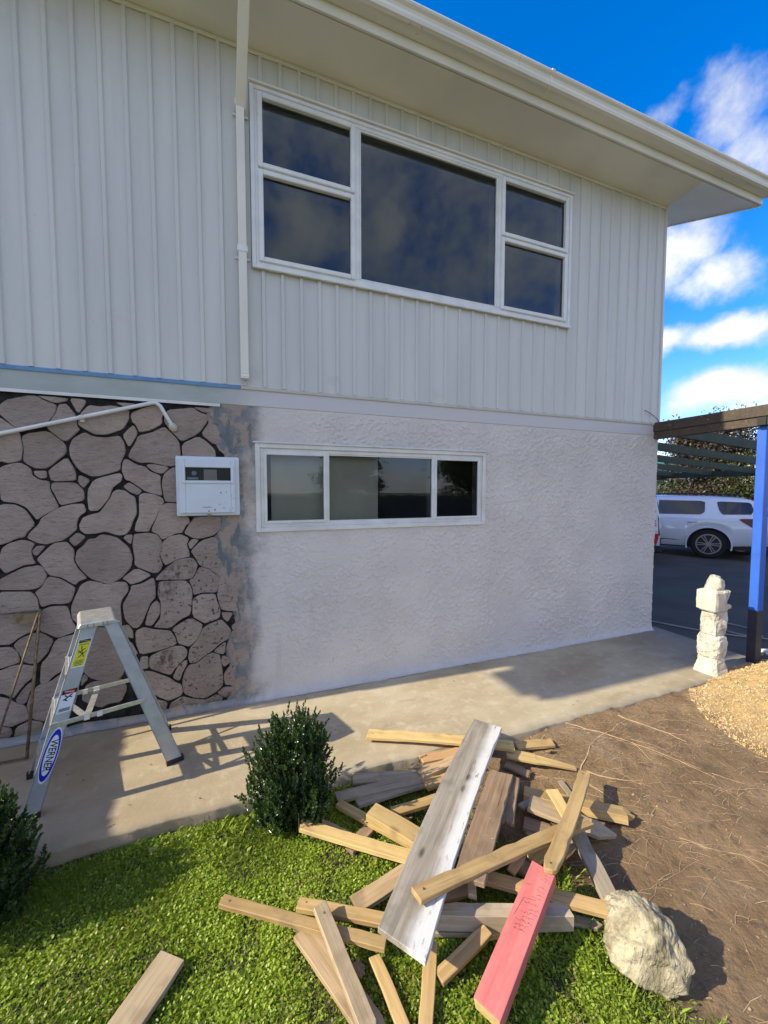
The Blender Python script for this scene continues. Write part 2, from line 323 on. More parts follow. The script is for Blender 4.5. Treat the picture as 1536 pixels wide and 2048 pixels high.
def mat_wood(name, a, bcol, dk, rough=.7, paint=None, pamt=.62, knots=1., vary=.16, half=None):
    m, g, b = new(name); tc = g.n('ShaderNodeTexCoord').outputs['Object']; r_ = g.n('ShaderNodeObjectInfo').outputs['Random']
    off = g.n('ShaderNodeCombineXYZ'); g.l(g.math('MULTIPLY', r_, 37.), off.inputs[0]); g.l(g.math('MULTIPLY', r_, 11.), off.inputs[1])
    p = g.vmath('ADD', tc, off.outputs[0])
    n1 = g.noise(g.mapping(p, (1.6, 38, 38)), 1., 4, .6, .6); n2 = g.noise(g.mapping(p, (5, 150, 150)), 1., 3)
    n3 = g.noise(g.mapping(p, (3, 7, 7)), 1., 3)
    c = g.mix(g.ramp(n1, .32, .68), a, bcol); c = g.mix(g.ramp(n2, .55, .72, 0, .5), c, dk); c = g.mix(g.ramp(n3, .5, .75, 0, .55), c, dk)
    kd = g.voro(g.mapping(p, (3.2, 8, 0.01)), 1.); c = g.mix(g.ramp(g.noise(p, 4.5, 5, .65), .5, .66, 0, .55), c, (dk[0]*.8+.03, dk[1]*.8+.035, dk[2]*.8+.03))
    cr = g.ramp(g.noise(g.mapping(p, (.9, 60, 60)), 1., 2), .70, .74, 0, .8); c = g.mix(cr, c, (dk[0]*.3, dk[1]*.3, dk[2]*.3))
    k = g.math('MULTIPLY', g.ramp(kd, .13, .04), .85*knots); c = g.mix(k, c, (dk[0]*.35, dk[1]*.3, dk[2]*.25))
    h = g.n('ShaderNodeHueSaturation'); g.put(h.inputs['Color'], c); g.put(h.inputs['Value'], g.ramp(r_, 0, 1, 1-vary, 1+vary)); c = h.outputs[0]
    if paint:
        pn = g.noise(p, 34, 4, .6); pf = g.ramp(pn, pamt, pamt+.04)
        if half is not None:
            ox, oy, oz = sepxyz(g, tc)
            side = g.ramp(g.math('ADD', g.math('MULTIPLY', oy, half), g.math('MULTIPLY', g.math('SUBTRACT', g.noise(p, 5, 4, .6), .5), .06)), -.002, .05)
            pf = g.math('MAXIMUM', pf, g.math('MULTIPLY', side, g.ramp(g.noise(g.mapping(p, (12, 45, 45)), 1., 4, .6), .30, .42)))
        c = g.mix(pf, c, paint)
    g.put(b.inputs['Base Color'], c); b.inputs['Roughness'].default_value = rough
    g.l(g.bump(g.math('ADD', n1, g.math('MULTIPLY', n2, .6)), .35, .004), b.inputs['Normal']); return m
WOOD = dict(tan=mat_wood('tan_timber', (.36, .235, .095), (.47, .325, .145), (.25, .15, .055)),
            yellow=mat_wood('yellow_pine', (.47, .325, .12), (.57, .41, .185), (.34, .215, .09), knots=.6),
            pale=mat_wood('pale_timber', (.42, .315, .185), (.52, .405, .26), (.30, .205, .11)),
            greytan=mat_wood('greyed_timber', (.32, .255, .175), (.41, .34, .25), (.18, .135, .09)),
            brown=mat_wood('brown_painted_timber', (.255, .165, .095), (.34, .235, .145), (.13, .08, .045), paint=(.62, .60, .55), pamt=.675),
            worn=mat_wood('decayed_timber', (.38, .26, .14), (.47, .34, .20), (.19, .115, .06)),
            orange=mat_wood('orange_timber', (.48, .27, .115), (.56, .36, .18), (.28, .14, .06)),
            grey=mat_wood('whitewashed_board', (.20, .172, .135), (.30, .268, .222), (.115, .096, .074), paint=(.60, .59, .57), pamt=.80, half=1.),
            pink=mat_wood('pink_treated_pine', (.52, .135, .13), (.58, .18, .17), (.42, .085, .085), knots=.25, vary=.02),
            fence=mat_wood('fence_timber', (.20, .155, .10), (.27, .21, .145), (.11, .08, .05)))
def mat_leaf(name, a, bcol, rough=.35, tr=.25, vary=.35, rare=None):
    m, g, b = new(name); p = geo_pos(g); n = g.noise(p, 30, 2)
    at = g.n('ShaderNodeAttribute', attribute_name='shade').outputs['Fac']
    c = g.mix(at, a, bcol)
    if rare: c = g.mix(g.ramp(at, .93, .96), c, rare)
    g.put(b.inputs['Base Color'], c); b.inputs['Roughness'].default_value = rough
    if tr:
        nt = m.node_tree; t = g.n('ShaderNodeBsdfTranslucent'); g.put(t.inputs[0], g.mix(.5, c, g.mix(at, bcol, (bcol[0]*1.6, bcol[1]*1.5, bcol[2]))))
        mx = g.n('ShaderNodeMixShader'); mx.inputs[0].default_value = tr; g.l(b.outputs[0], mx.inputs[1]); g.l(t.outputs[0], mx.inputs[2]); g.l(mx.outputs[0], nt.nodes['Material Output'].inputs[0])
    return m
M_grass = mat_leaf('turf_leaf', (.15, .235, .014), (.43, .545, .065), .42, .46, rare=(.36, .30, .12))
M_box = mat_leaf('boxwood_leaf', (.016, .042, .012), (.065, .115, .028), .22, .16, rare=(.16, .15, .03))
M_copper = mat_leaf('copper_leaf', (.045, .035, .028), (.135, .105, .065), .38, .2)
M_olive = mat_leaf('olive_leaf', (.035, .055, .014), (.115, .125, .035), .4, .2)
M_twig = plain('bark', (.13, .095, .065), .85, c2=(.08, .06, .04), scale=20, bump=.5)
M_dleaf = plain('dead_leaf', (.30, .195, .10), .7, c2=(.20, .125, .06), scale=40)
M_beamd = mat_wood('stained_beam', (.06, .044, .031), (.095, .068, .045), (.04, .028, .02), paint=(.40, .26, .13), pamt=.66, knots=.4)  # tan flecks painted over the dark stain stand in for sunlit timber
M_pergreen = plain('green_stained_rafter', (.028, .045, .030), .7, c2=(.045, .062, .040), scale=8, bump=.2)
# ------------------------------------------------------------------ ground
rng = np.random.default_rng(3)
def fbm(X, Y, scale, octaves=4, seed=0, rough=.5):
    """value noise on numpy arrays"""
    out = np.zeros_like(X); amp = 1.; tot = 0.
    for o in range(octaves):
        r2 = np.random.default_rng(seed+o*17); T = r2.random((64, 64)); x = X*scale*2**o; y = Y*scale*2**o
        xi = np.floor(x).astype(int); yi = np.floor(y).astype(int); fx = x-xi; fy = y-yi; fx = fx*fx*(3-2*fx); fy = fy*fy*(3-2*fy)
        a = T[xi % 64, yi % 64]; b = T[(xi+1) % 64, yi % 64]; c = T[xi % 64, (yi+1) % 64]; d = T[(xi+1) % 64, (yi+1) % 64]
        out += amp*((a*(1-fx)+b*fx)*(1-fy)+(c*(1-fx)+d*fx)*fy); tot += amp; amp *= rough
    return out/tot
def sstep(x, a, b):
    t = np.clip((x-a)/(b-a), 0, 1); return t*t*(3-2*t)
def border(Y): return .88+.42*sstep(-Y, 1.25, 2.2)      # turf / bare soil line
def gh(X, Y):
    base = -.075+.05*sstep(X, 1.2, 2.4)*sstep(Y, -2.2, -1.2)
    soil = sstep(X-border(Y), -.1, .2)
    h = base+(fbm(X, Y, 1.3, 3, 5)-.5)*.03+soil*((fbm(X, Y, 9, 3, 9)-.5)*.022+(fbm(X, Y, 38, 2, 11)-.5)*.010)
    d = np.sqrt(((X-4.32)/1.2)**2+((Y+1.66)/.78)**2)       # heap of clay
    m = np.clip(1-d, 0, 1); h = h+.34*m**1.1*(m > 0)+(m > .02)*(fbm(X, Y, 16, 3, 21)-.5)*.075*np.clip(m*4, 0, 1)
    return h
def grid(x0, x1, y0, y1, step, zf):
    nx = int(round((x1-x0)/step))+1; ny = int(round((y1-y0)/step))+1
    X, Y = np.meshgrid(np.linspace(x0, x1, nx), np.linspace(y0, y1, ny)); Z = zf(X, Y)
    V = np.stack([X, Y, Z], -1).reshape(-1, 3); i = np.arange(nx*ny).reshape(ny, nx)
    Fq = np.stack([i[:-1, :-1], i[:-1, 1:], i[1:, 1:], i[1:, :-1]], -1).reshape(-1, 4)
    return V, Fq
V, Fq = grid(-3.2, 5.4, -3.4, -.96, .02, gh)
ground_near = link('ground', npmesh('ground', V, Fq, True), M_ground); prop(ground_near, kind='structure')
far = MB()
zf_ = -.115
for a, b, c, d in ((-400, 5.5, -400, 400), (5.5, 400, -400, -8), (60, 400, -8, 400), (5.5, 60, 45, 400)): far.add([(a, c, zf_), (b, c, zf_), (b, d, zf_), (a, d, zf_)], [(0, 1, 2, 3)])
M_lawn = plain('far_lawn', (.13, .15, .045), .9, c2=(.18, .165, .075), scale=1.2, bump=.5, bscale=40)
prop(far.ob('terrain', M_lawn), kind='structure')
# concrete path with a rough front edge
def path_edge(X): return -.995-.045*sstep(X, .4, 1.8)+(fbm(X, X*0+3, 5, 4, 31)-.5)*.03
xs = np.arange(-6, 4.61, .02); nY = 26
V = []; 
for r_ in range(nY):
    t = r_/(nY-1); Y = .03+(path_edge(xs)-.03)*t; Z = np.zeros_like(xs)+(fbm(xs, Y, 1.1, 3, 41)-.5)*.010-.012*sstep(np.full_like(xs, t), .97, 1.)
    V.append(np.stack([xs, Y, Z], -1))
for dz in (-.02, -.16): V.append(np.stack([xs, path_edge(xs)-.004+(fbm(xs, xs*0+dz*9, 22, 2, 3)-.5)*.012, np.full_like(xs, dz)], -1))
V = np.concatenate(V).reshape(-1, 3); n = len(xs); i = np.arange(len(V)).reshape(-1, n)
Fq = np.stack([i[:-1, :-1], i[1:, :-1], i[1:, 1:], i[:-1, 1:]], -1).reshape(-1, 4)
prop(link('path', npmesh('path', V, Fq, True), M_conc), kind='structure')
drive = MB()
def dz(x): return -.012-.0235*max(0, x-4.6)
for a, b_ in ((4.6, 8), (8, 12), (12, 20), (20, 60)):
    za, zb = max(dz(a), -.30), max(dz(b_), -.30); y0 = -1.0 if a < 5 else -8
    drive.add([(a, y0, za), (b_, -8 if a >= 5 else -1.0, zb), (b_, 45, zb), (a, 45, za)], [(0, 1, 2, 3)])
drive.add([(5.6, -8, dz(5.6)), (8, -8, dz(8)), (8, -1.0, dz(8)), (5.6, -1.0, dz(5.6))], [(0, 1, 2, 3)])
prop(drive.ob('driveway', M_asph), kind='structure')

# ------------------------------------------------------------------ the house
house = thing('house', 'two storey house with pale ribbed cladding above a half stone, half roughcast ground floor', 'house')
XL, XR = -2.6, 4.49
ZB, ZS = 2.385, 4.74                       # underside of cladding, soffit
UW = (.144, 3.08, 3.262, 4.478)            # upper window x0 x1 z0 z1
LW = (.128, 2.14, 1.318, 1.962)
def wall_with_hole(mb, x0, x1, z0, z1, hole, y0, y1):
    a, b, c, d = hole
    mb.box(x0, a, y0, y1, z0, z1); mb.box(b, x1, y0, y1, z0, z1); mb.box(a, b, y0, y1, z0, c); mb.box(a, b, y0, y1, d, z1)
mb = MB(); wall_with_hole(mb, XL, XR-.03, ZB, ZS+.02, UW, .012, .11); mb.ob('upper_wall', M_room, house)
mb = MB(); wall_with_hole(mb, XL, XR, -.2, ZB-.003, LW, 0, .11); lower = mb.ob('lower_wall', M_blk, house)
mb = MB(); mb.box(XR-.11, XR-.002, .11, 7, -.3, 2.24); mb.ob('end_wall', M_plaster, house)
mb = MB(); mb.box(XR-.13, XR-.03, .11, 7, 2.24, 4.74); mb.ob('upper_end_wall', M_clad, house)
mb = MB(); mb.box(XL, XL+.1, .11, 7, -.3, 4.74); mb.ob('side_wall', M_clad, house)
mb = MB(); mb.box(XL, XR-.03, 7, 7.1, -.3, 6); mb.ob('rear_wall', M_clad, house)
mb = MB(); mb.box(XL+.1, XR-.13, .11, 7, 2.26, 2.36); mb.ob('upper_floor', M_room, house)
mb = MB(); mb.box(XL+.1, XR-.13, .11, 7, 4.70, 4.735); mb.ob('ceiling', M_ceil, house)
mb = MB(); mb.box(XL+.1, XR-.13, 2.6, 2.7, -.2, 2.26); mb.ob('partition', M_room, house)
mb = MB(); mb.box(XL+.1, XR-.13, .86, .90, 2.36, 4.70); mb.ob('added_dark_sheet', M_dark, house)  # black sheet added in the room to keep the glass dark behind reflections
mb = MB(); mb.box(XL+.1, XR-.13, .11, 7, -.25, -.15); mb.ob('ground_floor', M_dark, house)
# stones
STONES=[[(-1.329,2.173),(-1.271,2.19),(-1.224,2.205),(-1.186,2.208),(-1.149,2.182),(-1.093,2.163),(-1.087,2.15),(-1.095,2.107),(-1.136,2.05),(-1.163,2.022),(-1.279,1.989),(-1.354,2.073),(-1.383,2.102),(-1.382,2.122)],
[(-1.178,2.211),(-1.104,2.21),(-1.025,2.207),(-1.035,2.191),(-1.075,2.178),(-1.105,2.18),(-1.144,2.196)],
[(-1.385,2.058),(-1.359,2.055),(-1.283,1.984),(-1.275,1.937),(-1.269,1.88),(-1.276,1.811),(-1.299,1.8),(-1.337,1.788),(-1.365,1.798),(-1.396,1.8)],
[(-1.071,2.162),(-1.031,2.17),(-0.984,2.093),(-0.984,2.033),(-0.969,2.015),(-1.007,1.972),(-1.039,1.937),(-1.061,1.942),(-1.121,1.998),(-1.137,2.024),(-1.087,2.102)],
[(-1.012,2.21),(-0.935,2.205),(-0.931,2.189),(-0.97,2.113)],
[(-0.909,2.172),(-0.853,2.165),(-0.782,2.179),(-0.691,2.16),(-0.695,2.095),(-0.729,2.031),(-0.826,1.989),(-0.887,1.991),(-0.959,2.034),(-0.972,2.05),(-0.956,2.116)],
[(-1.264,1.951),(-1.234,1.971),(-1.134,1.992),(-1.049,1.915),(-1.047,1.856),(-1.129,1.777),(-1.156,1.758),(-1.208,1.76),(-1.245,1.785),(-1.263,1.806),(-1.255,1.864)],
[(-1.023,1.895),(-1.003,1.95),(-0.942,1.994),(-0.892,1.966),(-0.827,1.964),(-0.75,1.982),(-0.727,1.94),(-0.719,1.878),(-0.75,1.803),(-0.754,1.755),(-0.868,1.716),(-0.915,1.713),(-0.969,1.743),(-1.004,1.797),(-1.022,1.846)],
[(-1.308,1.784),(-1.279,1.784),(-1.246,1.764),(-1.228,1.743),(-1.225,1.706),(-1.193,1.682),(-1.15,1.675),(-1.14,1.658),(-1.144,1.626),(-1.099,1.517),(-1.113,1.498),(-1.176,1.463),(-1.212,1.432),(-1.228,1.459),(-1.26,1.513),(-1.309,1.541),(-1.367,1.549),(-1.381,1.562),(-1.385,1.62),(-1.402,1.636),(-1.398,1.74),(-1.358,1.767)],
[(-1.211,1.738),(-1.155,1.739),(-1.154,1.699),(-1.184,1.696),(-1.209,1.717)],
[(-1.043,1.829),(-1.018,1.775),(-1,1.726),(-1.001,1.684),(-1.124,1.677),(-1.137,1.734),(-1.13,1.75)],
[(-1.125,1.653),(-1.116,1.664),(-1.004,1.665),(-0.962,1.615),(-0.962,1.554),(-1.017,1.54),(-1.076,1.525),(-1.09,1.533),(-1.11,1.593),(-1.128,1.626)],
[(-0.979,1.715),(-0.925,1.685),(-0.959,1.635),(-0.983,1.671)],
[(-0.883,1.691),(-0.762,1.732),(-0.743,1.718),(-0.749,1.678),(-0.804,1.632),(-0.82,1.57),(-0.88,1.486),(-0.932,1.484),(-0.937,1.554),(-0.932,1.621),(-0.907,1.671)],
[(-1.407,1.517),(-1.368,1.527),(-1.314,1.523),(-1.273,1.493),(-1.257,1.466),(-1.226,1.401),(-1.266,1.354),(-1.28,1.324),(-1.318,1.318),(-1.373,1.288),(-1.417,1.28)],
[(-1.2,1.4),(-1.185,1.438),(-1.14,1.472),(-1.086,1.507),(-1.022,1.525),(-0.965,1.527),(-0.953,1.477),(-0.993,1.444),(-1.008,1.405),(-1.008,1.364),(-1.043,1.329),(-1.08,1.297),(-1.13,1.285),(-1.165,1.273),(-1.209,1.283),(-1.261,1.316),(-1.249,1.348)],
[(-0.981,1.405),(-0.966,1.438),(-0.933,1.454),(-0.871,1.47),(-0.846,1.509),(-0.811,1.565),(-0.798,1.602),(-0.776,1.619),(-0.732,1.614),(-0.703,1.588),(-0.674,1.57),(-0.668,1.518),(-0.667,1.46),(-0.689,1.414),(-0.71,1.35),(-0.736,1.319),(-0.775,1.315),(-0.847,1.347),(-0.89,1.334),(-0.956,1.331),(-0.983,1.357),(-0.988,1.388)],
[(-1.004,1.338),(-0.961,1.309),(-1.018,1.249),(-1.049,1.295)],
[(-1.401,1.21),(-1.387,1.257),(-1.357,1.282),(-1.298,1.301),(-1.264,1.294),(-1.231,1.276),(-1.251,1.239),(-1.249,1.19),(-1.231,1.151),(-1.291,1.147),(-1.33,1.125),(-1.381,1.099),(-1.404,1.141),(-1.422,1.158)],
[(-1.239,1.233),(-1.218,1.259),(-1.175,1.26),(-1.22,1.202),(-1.233,1.211)],
[(-1.153,1.251),(-1.126,1.274),(-1.063,1.279),(-1.028,1.227),(-1.027,1.199),(-1.033,1.155),(-1.01,1.103),(-0.961,1.037),(-1.008,1.02),(-1.027,0.997),(-1.094,1.053),(-1.155,1.071),(-1.172,1.098),(-1.197,1.143),(-1.219,1.178)],
[(-0.943,1.291),(-0.906,1.292),(-0.876,1.319),(-0.834,1.312),(-0.781,1.292),(-0.719,1.223),(-0.701,1.157),(-0.711,1.093),(-0.765,1.027),(-0.79,1.008),(-0.844,0.987),(-0.887,1.008),(-0.938,1.032),(-0.983,1.089),(-1.009,1.136),(-1.017,1.165),(-1.006,1.221),(-0.968,1.252)],
[(-0.694,1.312),(-0.704,1.248),(-0.744,1.294),(-0.727,1.31)],
[(-1.427,1.052),(-1.374,1.08),(-1.296,1.123),(-1.214,1.134),(-1.193,1.116),(-1.177,1.07),(-1.197,1.017),(-1.228,0.992),(-1.272,0.987),(-1.429,0.999)],
[(-1.236,0.965),(-1.202,0.99),(-1.174,1.048),(-1.156,1.055),(-1.103,1.037),(-1.037,0.981),(-1.033,0.958),(-1.059,0.881),(-1.1,0.877),(-1.153,0.885),(-1.198,0.87),(-1.211,0.88),(-1.218,0.93)],
[(-1.43,0.98),(-1.268,0.968),(-1.247,0.95),(-1.229,0.915),(-1.226,0.837),(-1.239,0.728),(-1.326,0.689),(-1.375,0.646),(-1.42,0.65),(-1.443,0.656),(-1.436,0.828)],
[(-1.208,0.841),(-1.163,0.861),(-1.078,0.855),(-1.068,0.819),(-1.059,0.762),(-1.039,0.719),(-1.041,0.685),(-1.126,0.654),(-1.148,0.665),(-1.196,0.7),(-1.217,0.708),(-1.219,0.781)],
[(-1.011,0.95),(-0.995,0.988),(-0.953,1.013),(-0.901,1),(-0.859,0.979),(-0.815,0.993),(-0.746,0.987),(-0.732,0.96),(-0.733,0.924),(-0.774,0.869),(-0.783,0.829),(-0.778,0.758),(-0.775,0.698),(-0.805,0.693),(-0.986,0.716),(-1.018,0.734),(-1.049,0.772),(-1.051,0.846),(-1.035,0.895)],
[(-1.006,0.687),(-0.949,0.694),(-0.795,0.674),(-0.764,0.578),(-0.753,0.427),(-0.786,0.331),(-0.856,0.316),(-0.914,0.329),(-0.97,0.362),(-1.001,0.409),(-1.021,0.527),(-1.021,0.643)],
[(-0.677,1.314),(-0.606,1.32),(-0.544,1.306),(-0.52,1.26),(-0.523,1.218),(-0.538,1.165),(-0.519,1.098),(-0.53,1.063),(-0.552,1.043),(-0.583,1.046),(-0.683,1.1),(-0.681,1.162),(-0.691,1.239),(-0.684,1.303)],
[(-0.644,1.582),(-0.618,1.596),(-0.557,1.587),(-0.506,1.561),(-0.499,1.531),(-0.532,1.481),(-0.549,1.428),(-0.579,1.375),(-0.593,1.335),(-0.678,1.338),(-0.669,1.39),(-0.645,1.448),(-0.645,1.529)],
[(-0.518,1.498),(-0.486,1.525),(-0.418,1.524),(-0.414,1.443),(-0.35,1.429),(-0.34,1.386),(-0.368,1.369),(-0.391,1.318),(-0.428,1.317),(-0.482,1.289),(-0.514,1.275),(-0.534,1.312),(-0.575,1.334),(-0.569,1.363),(-0.541,1.422)],
[(-0.491,1.728),(-0.448,1.77),(-0.406,1.786),(-0.407,1.538),(-0.486,1.541),(-0.495,1.574),(-0.503,1.669)],
[(-0.723,1.824),(-0.704,1.825),(-0.653,1.789),(-0.603,1.775),(-0.583,1.747),(-0.517,1.721),(-0.519,1.669),(-0.508,1.586),(-0.526,1.586),(-0.603,1.61),(-0.657,1.656),(-0.695,1.684),(-0.72,1.69),(-0.738,1.747),(-0.734,1.798)],
[(-0.592,1.793),(-0.562,1.797),(-0.479,1.784),(-0.464,1.773),(-0.502,1.736),(-0.543,1.745),(-0.583,1.773)],
[(-0.731,1.644),(-0.701,1.67),(-0.633,1.618),(-0.643,1.598),(-0.659,1.589),(-0.698,1.61),(-0.722,1.63)],
[(-0.637,1.987),(-0.556,2.012),(-0.483,2.056),(-0.452,2.029),(-0.396,1.961),(-0.387,1.872),(-0.393,1.854),(-0.405,1.798),(-0.458,1.787),(-0.571,1.814),(-0.632,1.807),(-0.701,1.842),(-0.679,1.897),(-0.653,1.938)],
[(-0.667,2.142),(-0.591,2.179),(-0.509,2.211),(-0.474,2.167),(-0.496,2.125),(-0.497,2.079),(-0.565,2.034),(-0.631,2.016),(-0.645,2.058),(-0.669,2.085),(-0.675,2.119)],
[(-0.453,2.175),(-0.369,2.187),(-0.299,2.201),(-0.261,2.171),(-0.207,2.157),(-0.213,2.108),(-0.259,2.039),(-0.293,2.011),(-0.369,1.968),(-0.385,1.976),(-0.441,2.041),(-0.476,2.092),(-0.475,2.132)],
[(-0.372,1.944),(-0.271,2),(-0.222,1.969),(-0.167,1.916),(-0.157,1.856),(-0.369,1.849)],
[(-0.665,2.057),(-0.644,2.007),(-0.694,1.908),(-0.726,1.986),(-0.695,2.027)],
[(-0.76,2.203),(-0.65,2.203),(-0.686,2.178),(-0.719,2.183)],
[(-0.288,2.208),(-0.155,2.206),(-0.184,2.176),(-0.228,2.179),(-0.272,2.194)],
[(-0.185,2.152),(-0.122,2.175),(-0.056,2.075),(-0.081,1.969),(-0.166,1.953),(-0.248,2.022),(-0.197,2.097)],
[(-0.509,1.254),(-0.472,1.288),(-0.402,1.303),(-0.348,1.271),(-0.366,1.229),(-0.351,1.173),(-0.346,1.145),(-0.422,1.131),(-0.498,1.091),(-0.513,1.116),(-0.527,1.165),(-0.526,1.201)],
[(-0.374,1.314),(-0.346,1.362),(-0.301,1.428),(-0.121,1.424),(-0.119,1.355),(-0.175,1.301),(-0.198,1.289),(-0.277,1.271),(-0.321,1.279)],
[(-0.349,1.24),(-0.324,1.264),(-0.283,1.259),(-0.339,1.194)],
[(-0.334,1.181),(-0.266,1.249),(-0.181,1.276),(-0.142,1.23),(-0.138,1.161),(-0.127,1.097),(-0.082,1.037),(-0.129,1.002),(-0.147,0.985),(-0.214,1.046),(-0.276,1.073),(-0.313,1.146)],
[(-0.552,1.01),(-0.498,1.066),(-0.422,1.122),(-0.33,1.132),(-0.298,1.083),(-0.31,1.028),(-0.333,0.987),(-0.383,0.981),(-0.479,0.986),(-0.561,0.99)],
[(-0.35,0.97),(-0.317,0.985),(-0.287,1.052),(-0.265,1.056),(-0.215,1.034),(-0.147,0.966),(-0.16,0.91),(-0.178,0.867),(-0.263,0.878),(-0.325,0.862),(-0.329,0.918)],
[(-0.538,0.973),(-0.378,0.969),(-0.346,0.926),(-0.336,0.882),(-0.351,0.721),(-0.412,0.697),(-0.483,0.638),(-0.578,0.656),(-0.572,0.673),(-0.539,0.718),(-0.531,0.827),(-0.551,0.883),(-0.546,0.949)],
[(-0.331,0.831),(-0.275,0.857),(-0.184,0.852),(-0.174,0.797),(-0.152,0.731),(-0.159,0.674),(-0.252,0.647),(-0.268,0.655),(-0.334,0.707)],
[(-0.71,0.958),(-0.652,0.964),(-0.579,1.006),(-0.569,0.969),(-0.569,0.867),(-0.604,0.828),(-0.626,0.77),(-0.654,0.695),(-0.681,0.666),(-0.711,0.672),(-0.754,0.737),(-0.761,0.833),(-0.74,0.872),(-0.713,0.928)],
[(-0.562,0.842),(-0.542,0.81),(-0.549,0.738),(-0.593,0.67),(-0.634,0.681),(-0.617,0.751),(-0.594,0.815)],
[(-0.76,1.015),(-0.679,1.079),(-0.588,1.025),(-0.656,0.989),(-0.712,0.973),(-0.736,1.001)],
[(-0.147,0.972),(-0.1,1),(-0.012,0.997),(0.004,0.895),(-0.011,0.709),(-0.112,0.726),(-0.146,0.743),(-0.167,0.847),(-0.154,0.909)],
[(-0.141,0.71),(-0.065,0.698),(-0.102,0.635),(-0.13,0.671)],
[(-0.12,1.179),(-0.084,1.253),(0.011,1.255),(0.033,1.151),(-0.005,1.025),(-0.064,1.055),(-0.121,1.122)],
[(-0.692,0.639),(-0.641,0.66),(-0.585,0.634),(-0.485,0.616),(-0.454,0.559),(-0.447,0.514),(-0.547,0.489),(-0.667,0.473),(-0.69,0.549)],
[(-0.468,0.629),(-0.352,0.692),(-0.276,0.636),(-0.282,0.599),(-0.317,0.528),(-0.363,0.487),(-0.417,0.513),(-0.433,0.525),(-0.443,0.576)],
[(-0.271,0.604),(-0.225,0.63),(-0.149,0.656),(-0.109,0.609),(-0.081,0.567),(-0.094,0.51),(-0.159,0.48),(-0.218,0.431),(-0.258,0.405),(-0.327,0.358),(-0.36,0.364),(-0.37,0.403),(-0.358,0.47),(-0.306,0.526)],
[(-0.605,0.451),(-0.547,0.473),(-0.461,0.498),(-0.407,0.49),(-0.38,0.455),(-0.387,0.412),(-0.448,0.353),(-0.488,0.297),(-0.54,0.324),(-0.613,0.367),(-0.617,0.417)],
[(-0.382,0.38),(-0.383,0.354),(-0.411,0.309),(-0.429,0.249),(-0.451,0.256),(-0.472,0.281),(-0.432,0.356),(-0.398,0.382)],
[(-0.366,0.346),(-0.322,0.345),(-0.258,0.392),(-0.218,0.412),(-0.166,0.391),(-0.156,0.344),(-0.149,0.265),(-0.145,0.16),(-0.195,0.117),(-0.265,0.082),(-0.333,0.098),(-0.404,0.143),(-0.413,0.227),(-0.395,0.3)],
[(-0.2,0.425),(-0.118,0.487),(-0.131,0.399),(-0.16,0.403)],
[(-0.143,0.374),(-0.126,0.375),(-0.085,0.333),(-0.133,0.298),(-0.15,0.343)],
[(-0.652,0.349),(-0.598,0.334),(-0.494,0.267),(-0.468,0.237),(-0.425,0.21),(-0.415,0.158),(-0.427,0.135),(-0.493,0.113),(-0.509,0.113),(-0.572,0.156),(-0.607,0.194),(-0.631,0.266)],
[(-0.506,0.03),(-0.493,0.085),(-0.416,0.12),(-0.339,0.083),(-0.266,0.066),(-0.19,0.096),(-0.15,0.063),(-0.156,0.038),(-0.329,0.03),(-0.473,0.03)],
[(-0.181,0.108),(-0.131,0.138),(-0.065,0.126),(-0.072,0.107),(-0.12,0.064),(-0.149,0.076)],
[(-0.128,0.248),(-0.074,0.318),(-0.002,0.293),(0.027,0.209),(-0.035,0.153),(-0.124,0.156),(-0.135,0.21)],
[(-0.074,0.598),(-0.069,0.572),(-0.088,0.503),(-0.112,0.448),(-0.096,0.374),(-0.067,0.343),(0.029,0.315),(0.056,0.443),(0.034,0.578),(-0.026,0.631)],
[(-0.667,0.449),(-0.626,0.449),(-0.626,0.369),(-0.659,0.369),(-0.674,0.401)],
[(-0.771,0.685),(-0.736,0.687),(-0.717,0.649),(-0.709,0.594),(-0.744,0.61),(-0.758,0.642)],
[(-0.74,0.568),(-0.72,0.559),(-0.687,0.482),(-0.707,0.479),(-0.732,0.513)],
[(-0.588,0.131),(-0.515,0.095),(-0.527,0.035),(-0.559,0.042)],
[(-1.358,0.633),(-1.323,0.672),(-1.24,0.7),(-1.205,0.684),(-1.158,0.639),(-1.192,0.565),(-1.224,0.525),(-1.243,0.505),(-1.278,0.505),(-1.316,0.528),(-1.327,0.574)],
[(-1.444,0.629),(-1.375,0.622),(-1.343,0.587),(-1.333,0.525),(-1.371,0.514),(-1.45,0.494)],
[(-1.451,0.473),(-1.376,0.499),(-1.329,0.502),(-1.265,0.481),(-1.262,0.452),(-1.277,0.41),(-1.313,0.382),(-1.335,0.353),(-1.367,0.303),(-1.384,0.307),(-1.417,0.335),(-1.456,0.345)],
[(-1.126,0.646),(-1.039,0.662),(-1.062,0.534),(-1.116,0.433),(-1.162,0.407),(-1.199,0.365),(-1.235,0.366),(-1.221,0.496),(-1.18,0.54),(-1.15,0.626)],
[(-1.359,0.285),(-1.332,0.325),(-1.3,0.369),(-1.265,0.385),(-1.271,0.347),(-1.294,0.317),(-1.309,0.259),(-1.327,0.245),(-1.352,0.256)],
[(-1.258,0.339),(-1.231,0.357),(-1.182,0.365),(-1.117,0.416),(-1.127,0.372),(-1.177,0.239),(-1.218,0.11),(-1.266,0.131),(-1.283,0.146),(-1.302,0.201),(-1.305,0.235),(-1.286,0.299)],
[(-1.457,0.315),(-1.401,0.293),(-1.369,0.259),(-1.319,0.227),(-1.307,0.191),(-1.3,0.144),(-1.374,0.121),(-1.388,0.113),(-1.464,0.146)],
[(-1.465,0.13),(-1.397,0.098),(-1.394,0.058),(-1.429,0.03),(-1.469,0.03)],
[(-1.367,0.097),(-1.297,0.126),(-1.232,0.101),(-1.243,0.035),(-1.284,0.03),(-1.378,0.037)],
